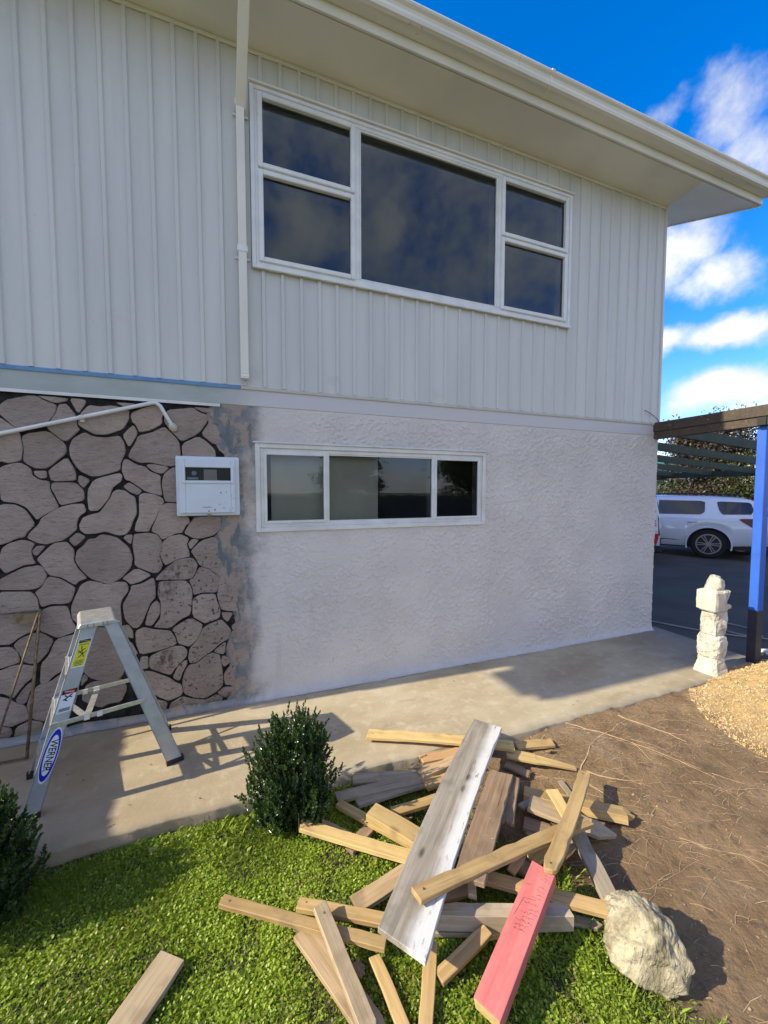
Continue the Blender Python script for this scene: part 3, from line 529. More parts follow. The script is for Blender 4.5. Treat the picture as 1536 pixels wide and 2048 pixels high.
[(-0.997,0.385),(-0.98,0.352),(-1.019,0.307),(-1.008,0.363)],
[(-1.011,0.253),(-0.986,0.307),(-0.943,0.322),(-0.786,0.319),(-0.759,0.247),(-0.796,0.158),(-0.87,0.161),(-0.91,0.139),(-1.013,0.206)],
[(-1.108,0.403),(-1.044,0.392),(-1.033,0.298),(-1.06,0.187),(-1.146,0.117),(-1.165,0.207),(-1.119,0.337)]]

def chaikin(p, it=1):
    for _ in range(it):
        q = []
        for i in range(len(p)):
            a, b = p[i], p[(i+1) % len(p)]; q += [(a[0]*.84+b[0]*.16, a[1]*.84+b[1]*.16), (a[0]*.16+b[0]*.84, a[1]*.16+b[1]*.84)]
        p = q
    return p
def stone_mesh(poly):
    p = chaikin(poly); A = sum(p[i][0]*p[(i+1) % len(p)][1]-p[(i+1) % len(p)][0]*p[i][1] for i in range(len(p)))
    if A < 0: p = p[::-1]
    n = len(p); c = (sum(q[0] for q in p)/n, sum(q[1] for q in p)/n)
    dep = rnd.uniform(.008, .0125); tx, tz = rnd.uniform(-.006, .006), rnd.uniform(-.006, .006)
    def yy(q, d): return -d+(q[0]-c[0])*tx+(q[1]-c[1])*tz
    rings = []
    for ins, d in ((-.0052, -.002), (-.0037, dep*.72), (.0005, dep)):
        r_ = []
        for q in p:
            dx, dz_ = c[0]-q[0], c[1]-q[1]; L = math.hypot(dx, dz_) or 1
            s_ = (q[0]+dx/L*ins, q[1]+dz_/L*ins); r_.append((s_[0], yy(s_, d), s_[1]))
        rings.append(r_)
    vs = rings[0]+rings[1]+rings[2]; fs = []
    for k in range(2):
        for i in range(n): fs.append((k*n+i, k*n+(i+1) % n, (k+1)*n+(i+1) % n, (k+1)*n+i))
    fs.append(tuple(range(2*n, 3*n)))
    me = bpy.data.meshes.new('stone'); me.from_pydata(vs, [], fs); me.update()
    for f_ in list(me.polygons)[:-1]: f_.use_smooth = True
    return me
for s in STONES: link('stone', stone_mesh(s), M_stone, house)
for s in STONES:                            # the stonework goes on to the left, out of the picture
    t = [(-2.925-x, z) for x, z in s]
    if min(q[0] for q in t) > -2.62 and max(q[0] for q in t) < -1.44: link('stone', stone_mesh(t), M_stone, house)
# roughcast over the right part, ragged where it meets the stonework
def gauss_field(ny, nx, sig, seed):
    f_ = np.random.default_rng(seed).standard_normal((ny, nx)); ky = np.fft.fftfreq(ny)[:, None]; kx = np.fft.rfftfreq(nx)[None]
    o = np.fft.irfft2(np.fft.rfft2(f_)*np.exp(-2*(math.pi*sig)**2*(kx**2+ky**2)), s=(ny, nx)); return o/o.std()
st = .0056; nx, nz = int(4.78/st), int(2.262/st)
xs_ = np.linspace(-.29, XR, nx); zs_ = np.linspace(-.02, 2.242, nz); X, Z = np.meshgrid(xs_, zs_)
f1 = gauss_field(nz, nx, 1.12, 1); f2 = gauss_field(nz, nx, 1.75, 2); f3 = gauss_field(nz, nx, 30, 3)
worm = np.clip((f1*.75+f2*.6)*1.6-.3, -.4, 1.2)
amp = .0038*(1-.55*sstep(f3, .3, 1.4))*(1-.75*sstep(Z, .40, .05)*sstep(X, 2.6, .6))*(1-.5*sstep(X, .55, .15))
amp = amp*(.25+.75*sstep(2.24-Z, .0, .05))
zb = [0, .15, .42, .62, .85, 1.0, 1.2, 1.45, 1.8, 2.0, 2.24]; xb = [-.11, -.10, -.11, -.06, -.10, -.15, -.17, -.15, -.10, -.15, -.21]
bd = np.interp(Z, zb, xb)+(fbm(X, Z, 7, 4, 77)-.5)*.16
cover = sstep(X-bd, 0, .05)
Yg = -.0005-cover*.0125-worm*amp*cover-(fbm(X, Z, 1.2, 2, 88)-.5)*.006*cover
Yg = Yg-.05*np.exp(-np.clip(Z, 0, 9)/.022)*cover*.8
inside = (X > LW[0]-.012) & (X < LW[1]+.012) & (Z > LW[2]-.012) & (Z < LW[3]+.012)
ok = (X > bd) & ~inside
i = np.arange(nx*nz).reshape(nz, nx); okf = ok[:-1, :-1] & ok[:-1, 1:] & ok[1:, 1:] & ok[1:, :-1]
Fq = np.stack([i[:-1, :-1], i[:-1, 1:], i[1:, 1:], i[1:, :-1]], -1)[okf]
V = np.stack([X, Yg, Z], -1).reshape(-1, 3); used = np.unique(Fq); remap = np.zeros(len(V), np.int32); remap[used] = np.arange(len(used))
link('roughcast', npmesh('roughcast', V[used], remap[Fq], True), M_plaster, house)
# cement fillet where wall meets path
xs = np.arange(-2.6, XR+.01, .03); rows = []
for k in range(6):
    a = k/5*math.pi/2; wv = .045+(fbm(xs, xs*0+1, 8, 4, 51)-.5)*.04; hv = .045+(fbm(xs, xs*0+7, 8, 4, 53)-.5)*.04
    rows.append(np.stack([xs, -.012-wv*(1-math.sin(a)), .004+hv*(1-math.cos(a))], -1))
V = np.concatenate(rows); n = len(xs); i = np.arange(len(V)).reshape(-1, n)
link('cement_fillet', npmesh('cement_fillet', V, np.stack([i[:-1, :-1], i[:-1, 1:], i[1:, 1:], i[1:, :-1]], -1).reshape(-1, 4), True), M_plaster, house)
# band board, flashing
mb = MB(); mb.box(XL, XR-.012, -.016, -.002, 2.243, ZB-.004); mb.ob('band_board', M_band, house, bevel=.003)
mb = MB(); mb.box(XL, -.12, -.019, -.0145, 2.222, 2.243); mb.ob('band_trim', M_whitew, house)
mb = MB(); mb.prism([(XL, -.018, ZB-.026), (XL, -.024, ZB-.026), (XL, -.030, ZB-.004), (XL, -.012, ZB+.006), (XL, -.004, ZB+.006)], Vector((2.62, 0, 0))); mb.ob('blue_flashing', M_flash, house)
mb = MB(); mb.prism([(.024, -.018, ZB-.024), (.024, -.026, ZB-.024), (.024, -.032, ZB-.004), (.024, -.012, ZB+.006), (.024, -.004, ZB+.006)], Vector((XR-.03, 0, 0))); mb.ob('flashing', M_clad, house)
# ribbed steel cladding, one board per rib
PIT = .1387
prof = [(-.017, -.020), (-.012, -.0325), (.009, -.0325), (.016, -.020), (.06, -.0195), (PIT-.017, -.020)]
def board(z0, z1, x0=None, x1=None, tag='cladding_board'):
    pr = prof
    if x1 is not None: pr = [q for q in prof if q[0] < x1]+[(x1, -.020)]
    if x0 is not None: pr = [(x0, -.020)]+[q for q in pr if q[0] > x0]
    vs = []; 
    for x, y in pr: vs += [(x, y, z0), (x, y, z1)]
    b0 = len(vs)
    for x, y in (pr[-1], pr[0]): vs += [(x, -.002, z0), (x, -.002, z1)]
    n = len(vs)//2; m_ = len(pr); skip = {m_} | ({m_-1} if x1 is not None else set()) | ({n-1} if x0 is not None else set())
    fs = [(2*k, 2*((k+1) % n), 2*((k+1) % n)+1, 2*k+1) for k in range(n) if k not in skip]+[tuple(2*k for k in range(n))[::-1], tuple(2*k+1 for k in range(n))]
    me = bpy.data.meshes.new(tag); me.from_pydata(vs, [], fs); me.update(); me.materials.append(M_clad); return me
full = board(ZB, ZS); above = board(UW[3]+.012, ZS); below = board(ZB, UW[2]-.03)
def put_board(me, x, dy=None):
    o = bpy.data.objects.new('cladding_board', me); col.objects.link(o); o.parent = house; o.location = (x, rnd.uniform(-.0008, .0008) if dy is None else dy, 0)
k0 = math.floor((XL-.05+1.332)/PIT)+1; x = -1.332+k0*PIT
while x < XR-.05:
    a, b = x-.017, x+PIT-.017
    if b > XR-.03: me = board(ZB, ZS, None, XR-.034-x); put_board(me, x)
    elif b <= UW[0]-.03 or a >= UW[1]+.004: put_board(full, x)
    elif a >= UW[0]-.03 and b <= UW[1]+.03: put_board(above, x); put_board(below, x)
    elif a < UW[0]-.03:
        put_board(board(ZB, ZS, None, UW[0]-.031-x), x, 0); put_board(board(UW[3]+.012, ZS, UW[0]-.031-x), x, 0); put_board(board(ZB, UW[2]-.03, UW[0]-.031-x), x, 0)
    else:
        put_board(board(ZB, ZS, UW[1]+.031-x), x, 0); put_board(board(UW[3]+.012, ZS, None, UW[1]+.031-x), x, 0); put_board(board(ZB, UW[2]-.03, None, UW[1]+.031-x), x, 0)
    x += PIT
mb = MB(); mb.box(XR-.036, XR-.010, -.036, .03, ZB, ZS); mb.ob('corner_trim', M_clad, house, bevel=.003)
# soffits, fascia, gutter, roof
EL, ER, EY = -4.98, 5.41, -.40
PR = math.tan(R(22))
mb = MB(); mb.box(EL, XR-.03, EY+.005, -.001, ZS, ZS+.012); mb.ob('soffit', M_soffit, house)
mb = MB(); mb.box(XL, XR-.04, -.034, -.0205, ZS-.028, ZS-.001); mb.ob('scribe_trim', M_cream, house, bevel=.004)
for xa, xb_ in ((XR-.03, ER-.02), (EL+.02, XL)):
    mb = MB(); mb.prism([(xa, EY+.005, ZS), (xb_, EY+.005, ZS), (xb_, 4.2, ZS+(4.2-EY)*PR), (xa, 4.2, ZS+(4.2-EY)*PR)], Vector((0, 0, .012))); mb.ob('raking_soffit', M_soffit, house)
mb = MB(); mb.box(EL, ER, EY-.022, EY, ZS-.004, ZS+.19); mb.ob('fascia', M_cream, house, bevel=.004)
for xa in (ER-.02, EL):
    mb = MB(); mb.prism([(xa, EY, ZS-.012), (xa, EY, ZS+.17), (xa, 4.2, ZS+.17+(4.2-EY)*PR), (xa, 4.2, ZS-.012+(4.2-EY)*PR)], Vector((.022, 0, 0))); mb.ob('barge_board', M_cream, house)
gp = [(-.424, .066), (-.500, .066), (-.520, .074), (-.527, .092), (-.522, .112), (-.517, .122), (-.524, .138), (-.540, .150), (-.546, .162), (-.542, .172), (-.532, .172), (-.532, .166), (-.528, .160), (-.512, .146), (-.505, .125), (-.512, .092), (-.498, .078), (-.430, .078), (-.430, .16), (-.424, .16)]
mb = MB(); mb.prism([(EL, y, ZS+z) for y, z in gp], Vector((ER+.03-EL, 0, 0)))
mb.box(ER+.03, ER+.034, -.545, -.424, ZS+.066, ZS+.172); gut = mb.ob('gutter', M_gutter, house, bevel=0)
mb = MB(); mb.prism([(2.352, y-(.004 if y < -.47 else 0), ZS+z-(.004 if z < .1 else -.004)) for y, z in gp[:10]]+[(2.352, -.43, ZS+.172)], Vector((.028, 0, 0))); mb.ob('gutter_joiner', M_cream, gut)
mb = MB()
for s_ in (-1, 1):
    rp = 4.2; y_e = EY-.06 if s_ < 0 else 2*rp-EY+.06
    mb.prism([(EL-.03, y_e, ZS+.19+(-.06)*PR), (ER+.03, y_e, ZS+.19-.06*PR), (ER+.03, rp, ZS+.19+(rp-EY)*PR), (EL-.03, rp, ZS+.19+(rp-EY)*PR)], Vector((0, 0, .03)))
mb.ob('roof', plain('roof_iron', (.16, .17, .17), .5, c2=(.20, .21, .21)), house)
mb = MB(); mb.add([(XR-.05, 0, ZS), (XR-.05, 7.1, ZS), (XR-.05, 7.1, ZS+.3), (XR-.05, 4.2, ZS+4.2*PR), (XR-.05, 0, ZS+.14)], [(0, 1, 2, 3, 4)])
mb.add([(XL+.05, 0, ZS), (XL+.05, 7.1, ZS), (XL+.05, 7.1, ZS+.3), (XL+.05, 4.2, ZS+4.2*PR), (XL+.05, 0, ZS+.14)], [(0, 1, 2, 3, 4)]); mb.ob('gable', M_clad, house)
# --- upper window
def frame_bars(mb, x0, x1, z0, z1, w_, y0, y1, wb=None):
    wb = wb or w_
    mb.box(x0, x0+w_, y0, y1, z0, z1); mb.box(x1-w_, x1, y0, y1, z0, z1); mb.box(x0+w_, x1-w_, y0, y1, z1-w_, z1); mb.box(x0+w_, x1-w_, y0, y1, z0, z0+wb)
x0, x1, z0, z1 = UW
mb = MB(); frame_bars(mb, x0-.028, x1+.028, z0-.028, z1+.022, .030, -.046, .0); frame_bars(mb, x0, x1, z0, z1, .034, -.038, .10)
for mx_ in (.905, 2.265): mb.box(mx_-.026, mx_+.026, -.037, .10, z0+.034, z1-.034)
mb.box(x0-.028, x1+.028, -.058, -.047, z0-.034, z0-.012)
win = mb.ob('window', M_white, house, bevel=.004)
mb = MB(); mb.box(x0-.035, x1+.035, -.062, -.020, z1+.0225, z1+.034); mb.ob('head_flashing', M_cream, win)
panes = []
def pane(parent, a, b, c, d, y, th=.004):
    m_ = MB(); m_.add([(a, y, c), (b, y, c), (b, y, d), (a, y, d)], [(0, 1, 2, 3)]); return m_.ob('pane', M_glass, parent, fix=False)
def sash(parent, a, b, c, d, w_=.036, y0=-.052, y1=-.012):
    m_ = MB(); frame_bars(m_, a, b, c, d, w_, y0, y1); m_.ob('sash', M_white, parent, bevel=.005); pane(parent, a+w_-.004, b-w_+.004, c+w_-.004, d-w_+.004, -.022)
zt = 3.935
m_ = MB(); m_.box(x0+.034, .879, -.037, .1, zt-.018, zt+.018); m_.box(2.291, x1-.034, -.037, .1, zt-.018, zt+.018); m_.ob('transom', M_white, win, bevel=.003)
for a, b in ((x0+.022, .893), (2.277, x1-.022)):
    sash(win, a, b, zt+.006, z1-.022); sash(win, a, b, z0+.022, zt-.006)
pane(win, .93, 2.24, z0+.03, z1-.03, -.018)
mb = MB(); frame_bars(mb, .931, 2.239, z0+.034, z1-.034, .014, -.034, -.010); mb.ob('glazing_bead', M_white, win, bevel=.003)
# --- lower window
x0, x1, z0, z1 = LW
mb = MB(); frame_bars(mb, x0-.014, x1+.014, z0-.016, z1+.010, .034, -.030, .012); frame_bars(mb, x0+.02, x1-.02, z0+.018, z1-.024, .030, -.018, .10)
for mx_ in (.662, 1.612): mb.box(mx_-.014, mx_+.014, -.019, .09, z0+.048, z1-.054)
mb.box(x0-.03, x1+.012, -.040, -.014, z1+.0105, z1+.022)
win2 = mb.ob('window', M_whitew, house, bevel=.003)
win2['label'] = 'long low white window with three panes in the roughcast wall'; win['label'] = 'wide upper window with five white framed panes'
def sash2(a, b, c, d): 
    m_ = MB(); frame_bars(m_, a, b, c, d, .022, -.026, -.004); m_.ob('sash', M_whitew, win2, bevel=.003); pane(win2, a+.02, b-.02, c+.02, d-.02, -.010)
sash2(x0+.046, .652, z0+.046, z1-.052); sash2(1.622, x1-.046, z0+.046, z1-.052); pane(win2, .676, 1.598, z0+.048, z1-.054, .0)
for za, zb_ in ((z0+.048, z0+.060), (z1-.064, z1-.054)): m_ = MB(); m_.box(.676, 1.598, -.012, -.002, za, zb_); m_.ob('glazing_bead', M_whitew, win2)
for xx in (.36, 1.86): m_ = MB(); m_.box(xx-.012, xx+.012, -.032, -.026, z0+.040, z0+.050); m_.ob('window_catch', M_whitew, win2)
M_blind = plain('roller_blind', (.70, .64, .53), .8, c2=(.64, .58, .48), scale=3)
m_ = MB(); m_.box(.235, 1.135, .115, .119, z0-.3, z1+.1); m_.ob('blind', M_blind, win2)
# --- downpipe
mb = MB(); pw, pd = .066, .05
mb.box(.052-pw/2+.005, .052+pw/2-.005, -.036-pd, -.036, 2.455, 4.30)
pp = [Vector((.056, -.036-pd/2, 4.285)), Vector((.085, -.43, 4.70)), Vector((.088, -.47, 4.80))]
mb.bar(pp[0], pp[1], pw*1.02, pd, (0, 1, .6)); mb.bar(pp[1]-Vector((0, 0, .012)), pp[2]+Vector((0, 0, .02)), pw, pd, (0, 1, .2))
dpipe = mb.ob('downpipe', M_cream, house, bevel=.006, seg=2)
mb = MB(); mb.prism([(.052-pw/2+.006, -.036-pd, 2.455), (.052-pw/2+.006, -.036, 2.455), (.052-pw/2+.006, -.04, 2.425), (.052-pw/2+.006, -.036-pd-.022, 2.418), (.052-pw/2+.006, -.036-pd-.024, 2.432)], Vector((pw-.012, 0, 0))); mb.ob('shoe', M_cream, dpipe)
for zc in (4.30, 3.325):
    mb = MB(); mb.box(.052-pw/2-.002, .052+pw/2+.002, -.036-pd-.004, -.030, zc-.022, zc+.022); mb.box(.052-pw/2-.02, .052+pw/2+.02, -.036, -.030, zc-.05, zc-.036); mb.ob('bracket', M_white, dpipe, bevel=.003)
# thin loose wire at the right end of the cladding
mb = MB(); pts = [(4.20, -.024, 2.52), (4.27, -.035, 2.50), (4.36, -.045, 2.455), (4.43, -.05, 2.41), (4.455, -.045, 2.36), (4.45, -.03, 2.335)]
mb.tube(pts, .0035, 5); mb.ob('loose_wire', M_blackpl, house, smooth=True)

# ------------------------------------------------------------------ meter box, conduit, rusty frame
mbx = thing('meter_box', 'white electricity meter box with a small window, fixed where stone meets plaster', 'meter box', (-.207, -.012, 1.65))
a, b, c, d = -.413, .0, 1.437, 1.858
M_box_w = plain('meter_box_plastic', (.62, .68, .75), .3, c2=(.58, .64, .70), scale=5)
mb = MB(); mb.box(a, b, -.055, -.006, c, d); mb.ob('backing', M_box_w, mbx, bevel=.012, seg=3)
fz0, fz1, fx0, fx1 = 1.688, 1.778, a+.062, b-.058
mb = MB(); wall_with_hole(mb, a+.022, b-.030, c+.022, d-.022, (fx0, fx1, fz0, fz1), -.075, -.053); lid = mb.ob('lid', M_box_w, mbx, bevel=.004, seg=2)
mb = MB(); frame_bars(mb, fx0-.02, fx1+.02, fz0-.02, fz1+.02, .019, -.083, -.074); mb.ob('window_bezel', M_box_w, lid, bevel=.003)
mb = MB(); mb.box(fx0, fx1, -.0555, -.055, fz0, fz1); mb.ob('meter_panel', M_dark, mbx)
cxm = (fx0+fx1)/2
mb = MB(); mb.box(cxm-.03, cxm+.055, -.066, -.056, fz0, fz1-.012); mb.box(cxm-.012, cxm+.008, -.069, -.066, fz0+.012, fz0+.04); mb.box(cxm+.018, cxm+.04, -.069, -.066, fz0+.008, fz0+.034); mb.ob('meter', plain('meter_grey', (.30, .27, .25), .5), mbx)
mb = MB(); mb.tube([(fx0+.055, -.0562, fz0+.05), (fx0+.055, -.068, fz0+.05)], .016, 14); mb.box(fx0+.01, fx0+.08, -.060, -.0562, fz0+.006, fz0+.022); mb.ob('dial', plain('dial_grey', (.22, .28, .32), .4), mbx)
mb = MB(); mb.add([(fx0, -.072, fz0), (fx1, -.072, fz0), (fx1, -.072, fz1), (fx0, -.072, fz1)], [(0, 1, 2, 3)]); mb.ob('pane', M_clearpl, lid, fix=False)
mb = MB(); mb.box(cxm-.012, cxm+.012, -.07, -.055, c-.006, c+.01); mb.ob('latch', M_rust, mbx)
mb = MB()
for _ in range(16):
    x_ = rnd.uniform(-.21, -.04); z_ = rnd.uniform(1.47, 1.62); r_ = rnd.choice([.0016, .002, .003, .005])
    mb.tube([(x_, -.0758, z_), (x_, -.0752, z_)], r_, 7)
for k in range(7): x_ = -.245+k*.008; mb.bar((x_, -.0755, 1.497+rnd.uniform(-.003, .003)), (x_+.008, -.0755, 1.500+rnd.uniform(-.004, .004)), .001, .0022)
mb.ob('paint_spatter', M_ink, lid)
con = thing('conduit', 'white electrical conduit slanting across the top of the stonework', 'conduit', (-1.0, -.03, 2.0))
mb = MB(); pts = [(-2.4, -.034, 1.66), (-1.375, -.034, 1.957), (-.56, -.036, 2.206), (-.525, -.037, 2.214), (-.498, -.036, 2.196), (-.424, -.024, 2.055), (-.420, -.012, 2.045)]
mb.tube(pts, .0125, 12); mb.ob('pipe', M_white, con, smooth=True)
mb = MB(); mb.tube([(-.955, -.034, 2.0847), (-.935, -.034, 2.0908)], .0165, 12); mb.box(-.956, -.934, -.03, -.008, 2.06, 2.078); mb.ob('saddle_clip', M_whitew, con)
mb = MB(); v0 = len(mb.v)
for k in range(7): pass
mb.tube([(-.436, -.010, 2.075), (-.424, -.018, 2.055), (-.414, -.012, 2.03)], [.022, .028, .016], 9); mb.ob('cement_patch', M_mortarp, con, smooth=True)
fr = thing('metal_frame', 'rusty thin steel frame with a diagonal rod leaning against the stone wall', 'metal frame', (-1.5, -.1, 0))
def fp(x, z): return (x, -.035-.20*(1-z/.86), z)
mb = MB()
mb.tube([fp(-1.205, .86), fp(-1.225, .01)], .009, 8); mb.tube([fp(-1.205, .85), fp(-2.05, .85)], .006, 8); mb.tube([fp(-1.225, .015), fp(-2.05, .015)], .006, 8); mb.tube([fp(-2.05, .85), fp(-2.05, .01)], .009, 8)
mb.ob('border', M_rust, fr, smooth=True)
mb = MB(); mb.tube([Vector(fp(-1.208, .845))+Vector((0, -.012, 0)), Vector(fp(-1.395, .02))+Vector((0, -.012, 0))], .006, 8); mb.ob('diagonal_rod', M_rust, fr, smooth=True)
mb = MB(); q = [fp(-1.335, .84), fp(-1.215, .84), fp(-1.215, .78), fp(-1.335, .785)]; mb.prism(q, Vector((0, -.004, 0))); mb.ob('gusset', M_rust, fr)
# ------------------------------------------------------------------ step ladder (local x: from rear foot to front foot, local y: away from viewer)
LANG = R(-161.67)
ux = Vector((math.cos(LANG), math.sin(LANG), 0)); uy = Vector((-ux.y, ux.x, 0)) if -0 or True else None
uy = Vector((ux.y, -ux.x, 0))
LO = Vector((-.388, -.576, 0))
lad = thing('step_ladder', 'short aluminium step ladder with yellow and blue stickers standing open on the path', 'ladder', LO, 0)
def LP(u, v, z): return LO+ux*u+uy*v+Vector((0, 0, z))
def lquad(mb, pts, thick, v, side=1):
    """extrude polygon of (u,z) from v to v+thick*side"""
    a = [LP(u, v, z) for u, z in pts]; mb.prism(a, uy*thick*side); return mb
TOPZ = .893; LW_, LT_ = .40, .27
def vn(z, far): # near/far side offset at height z
    k = z/TOPZ; ins = (LW_-LT_)/2*k
    return ins if not far else LW_-ins
def rail(far, front):
    mb = MB(); t = .004
    uT = (.336, .408) if front else (.245, .313); uB = (.599, .669) if front else (-.043, .039)
    pr = []
    v0, v1 = vn(0, far), vn(TOPZ, far); s_ = -1 if not far else 1
    def P(u, v, z): return LP(u, v, z)
    z0 = .012
    A = [P(uB[0], v0, z0), P(uB[1], v0, z0), P(uT[1], v1, TOPZ), P(uT[0], v1, TOPZ)]
    inn = uy*(1 if not far else -1)
    mb.prism(A, inn*t)                                                # web
    fl = .026                                                         # flanges turn inwards
    for k, (q0, q1) in enumerate(((A[0], A[3]), (A[1], A[2]))):
        sgn = 1 if k == 0 else -1
        mb.prism([q0, q0+ux*.004*sgn, q1+ux*.004*sgn, q1], inn*fl)
    o = mb.ob('rail', M_alu, lad)
    mb = MB(); b0 = [P(uB[0]-.004, v0, .0), P(uB[1]+.004, v0, .0), P(uB[1]+.004, v0, .03), P(uB[0]-.004, v0, .03)]
    mb.prism([q-inn*.003 for q in b0], inn*(fl+.006)); mb.ob('rubber_foot', M_blackpl, o)
    return o
r_nf = rail(False, True); rail(True, True); rail(False, False); rail(True, False)
mb = MB(); z0, z1 = TOPZ-.004, TOPZ+.020
v0, v1 = vn(TOPZ, False)-.012, vn(TOPZ, True)+.012
mb.prism([LP(.425, v0, z0), LP(.236, v0, z0), LP(.262, v0, z1), LP(.412, v0, z1)], uy*(v1-v0)); cap = mb.ob('cap', M_alub, lad, bevel=.004)
mb = MB()
for u in (.29, .31, .35, .375): mb.prism([LP(u, v0-.0006, z1-.030), LP(u+.006, v0-.0006, z1-.030), LP(u+.009, v0-.0006, z1-.004), LP(u+.003, v0-.0006, z1-.004)], uy*.0005)
mb.ob('cap_print', plain('grey_print', (.25, .25, .26), .6), cap)
for zt_ in (.205, .435, .665):
    k = zt_/TOPZ; ua, ub = .600+(.336-.600)*k, .668+(.408-.668)*k; va, vb = vn(zt_, False)+.004, vn(zt_, True)-.004
    mb = MB(); mb.prism([LP(ua, va, zt_), LP(ub+.008, va, zt_), LP(ub+.008, va, zt_-.028), LP(ub+.004, va, zt_-.028), LP(ub+.004, va, zt_-.005), LP(ua, va, zt_-.005)], uy*(vb-va)); st_ = mb.ob('step', M_alub, lad)
    mb = MB()
    for j in range(5): mb.prism([LP(ua+.012+j*.012, va, zt_), LP(ua+.017+j*.012, va, zt_), LP(ua+.015+j*.012, va, zt_+.002)], uy*(vb-va))
    mb.ob('tread_ridges', M_alu, st_)
for zt_ in (.25, .60):   # rear horizontal braces
    k = zt_/TOPZ; u = .0+.28*k; mb = MB(); mb.bar(LP(u, vn(zt_, 0)+.004, zt_), LP(u, vn(zt_, 1)-.004, zt_), .004, .026); mb.ob('rear_brace', M_alu, lad)
zs_l = .425
for far_ in (0, 1):
    v = vn(zs_l, far_)+(-.006 if not far_ else .006-.02)
    mb = MB(); mb.bar(LP(.545, v, zs_l+.004), LP(.33, v, zs_l+.002), .005, .024); mb.bar(LP(.36, v-.004, zs_l+.003), LP(.135, v-.004, zs_l+.001), .005, .024); sp_ = mb.ob('spreader', M_alub, lad, bevel=.001)
    for u in (.40, .345): mb = MB(); mb.prism([LP(u-.012, v-.010, zs_l-.012), LP(u+.012, v-.010, zs_l-.012), LP(u+.012, v-.010, zs_l+.016), LP(u-.012, v-.010, zs_l+.016)], uy*.004); mb.ob('spreader_pivot', M_cream, sp_)
mb = MB(); mb.bar(LP(.40, vn(zs_l, 0), zs_l-.004), LP(.50, vn(zs_l, 1)-.05, zs_l-.004), .030, .004); mb.bar(LP(.40, vn(zs_l, 0), zs_l-.001), LP(.345, vn(zs_l, 1)-.03, zs_l-.001), .030, .004); mb.ob('cross_brace', M_alub, lad)
mb = MB()
for u, z in ((.135, .427), (.085, .31), (.54, .429)):
    v = vn(z, 0); mb.tube([LP(u, v-.0075, z), LP(u, v+.002, z)], .008, 10)
mb.ob('rivet', M_alu, lad)
# stickers on the near front rail
def on_rail(s, wv, off):
    """point on the outer face of near front rail: s = height, wv = -.5..5 across"""
    k = s/TOPZ; uc = .634+(.372-.634)*k; return LP(uc+wv*.071, vn(s, 0)-off, s)
def sticker(z0, z1, w0, w1, off, m, name, parent):
    mb = MB(); mb.add([on_rail(z0, w1, off), on_rail(z0, w0, off), on_rail(z1, w0, off), on_rail(z1, w1, off)], [(0, 1, 2, 3)]); return mb.ob(name, m, parent)
def rail_text(txt, size, s, wv, m, parent, ang=0., off=.0016, sx=1., bold=0.):
    me = text_mesh(txt, size, bold=bold); o = link('lettering', me, m)
    along = (on_rail(s+.05, wv, 0)-on_rail(s-.05, wv, 0)).normalized(); right = -ux
    nrm = right.cross(along).normalized(); right = along.cross(nrm)
    X = right*math.cos(ang)+along*math.sin(ang); Y = -right*math.sin(ang)+along*math.cos(ang)
    M4 = Matrix((X*sx, Y, X.cross(Y))).transposed().to_4x4(); M4.translation = on_rail(s, wv, off)
    me.transform(M4); o.parent = parent
    return o
def strokes(lines, wid, off, m, name, parent, s0, s1):
    mb = MB()
    for ln in lines:
        pts = [on_rail(s0+(s1-s0)*y, x, off) for x, y in ln]
        for p, q in zip(pts, pts[1:]): mb.bar(p, q, wid, .0003, uy)
    return mb.ob(name, m, parent)
# stickers: level 2 parts of ladder, print is level 3
s1_ = sticker(.692, .832, -.40, .40, .0008, M_stickw, 'caution_sticker', lad)
sticker(.697, .812, -.35, .35, .0011, M_sticky, 'yellow_field', s1_); sticker(.813, .829, -.35, .35, .0011, M_ink, 'black_header', s1_)
rail_text('CAUTION', .0125, .821, 0, M_sticky, s1_, sx=.95)
strokes([[(-.2, .05), (.2, .05)], [(-.25, .12), (.25, .12)], [(-.25, .18), (.28, .18)], [(-.28, .24), (.2, .24)], [(-.3, .93), (.3, .93)]], .0028, .0015, M_ink, 'fine_print', s1_, .697, .812)
strokes([[(-.28, .62), (-.05, .52), (.25, .70)], [(.1, .88), (.05, .72), (-.08, .52), (-.2, .36)], [(-.08, .52), (.12, .38)], [(-.15, .74), (.2, .58)]], .0035, .0015, M_ink, 'falling_figure', s1_, .697, .812)
s2_ = sticker(.478, .588, -.42, .42, .0008, M_stickw, 'danger_sticker', lad)
sticker(.566, .588, -.42, .42, .0011, M_ink, 'black_header', s2_); sticker(.570, .584, -.26, .26, .0013, M_red, 'red_field', s2_)
rail_text('DANGER', .0105, .577, 0, M_stickw, s2_, off=.0018)
strokes([[(-.22, .95), (.0, .78), (.14, .60), (-.02, .50)], [(.22, .95), (.0, .74)], [(.05, .72), (.24, .60)], [(-.05, .82), (-.24, .72)]], .0055, .0013, M_ink, 'falling_figure', s2_, .50, .566)
strokes([[(-.32, .1+.13*k), (.32, .1+.13*k)] for k in range(4)], .0026, .0013, M_ink, 'fine_print', s2_, .483, .515)
mb = MB(); cs, hs_, ws_ = .285, .118, .030
def ell(mb, sc_, off):
    pts = []
    for k in range(36):
        a = 2*math.pi*k/36; c_ = math.cos(a); s_ = math.sin(a); pts.append(on_rail(cs+hs_*sc_*s_, ws_*sc_*(c_)/.071*(1 if sc_ > .9 else .97), off))
    mb.add(pts, [tuple(range(36))])
ell(mb, 1.08, .0008); badge = mb.ob('oval_badge', M_stickw, lad)
mb = MB(); ell(mb, 1., .0012); mb.ob('blue_rim', M_stickb, badge)
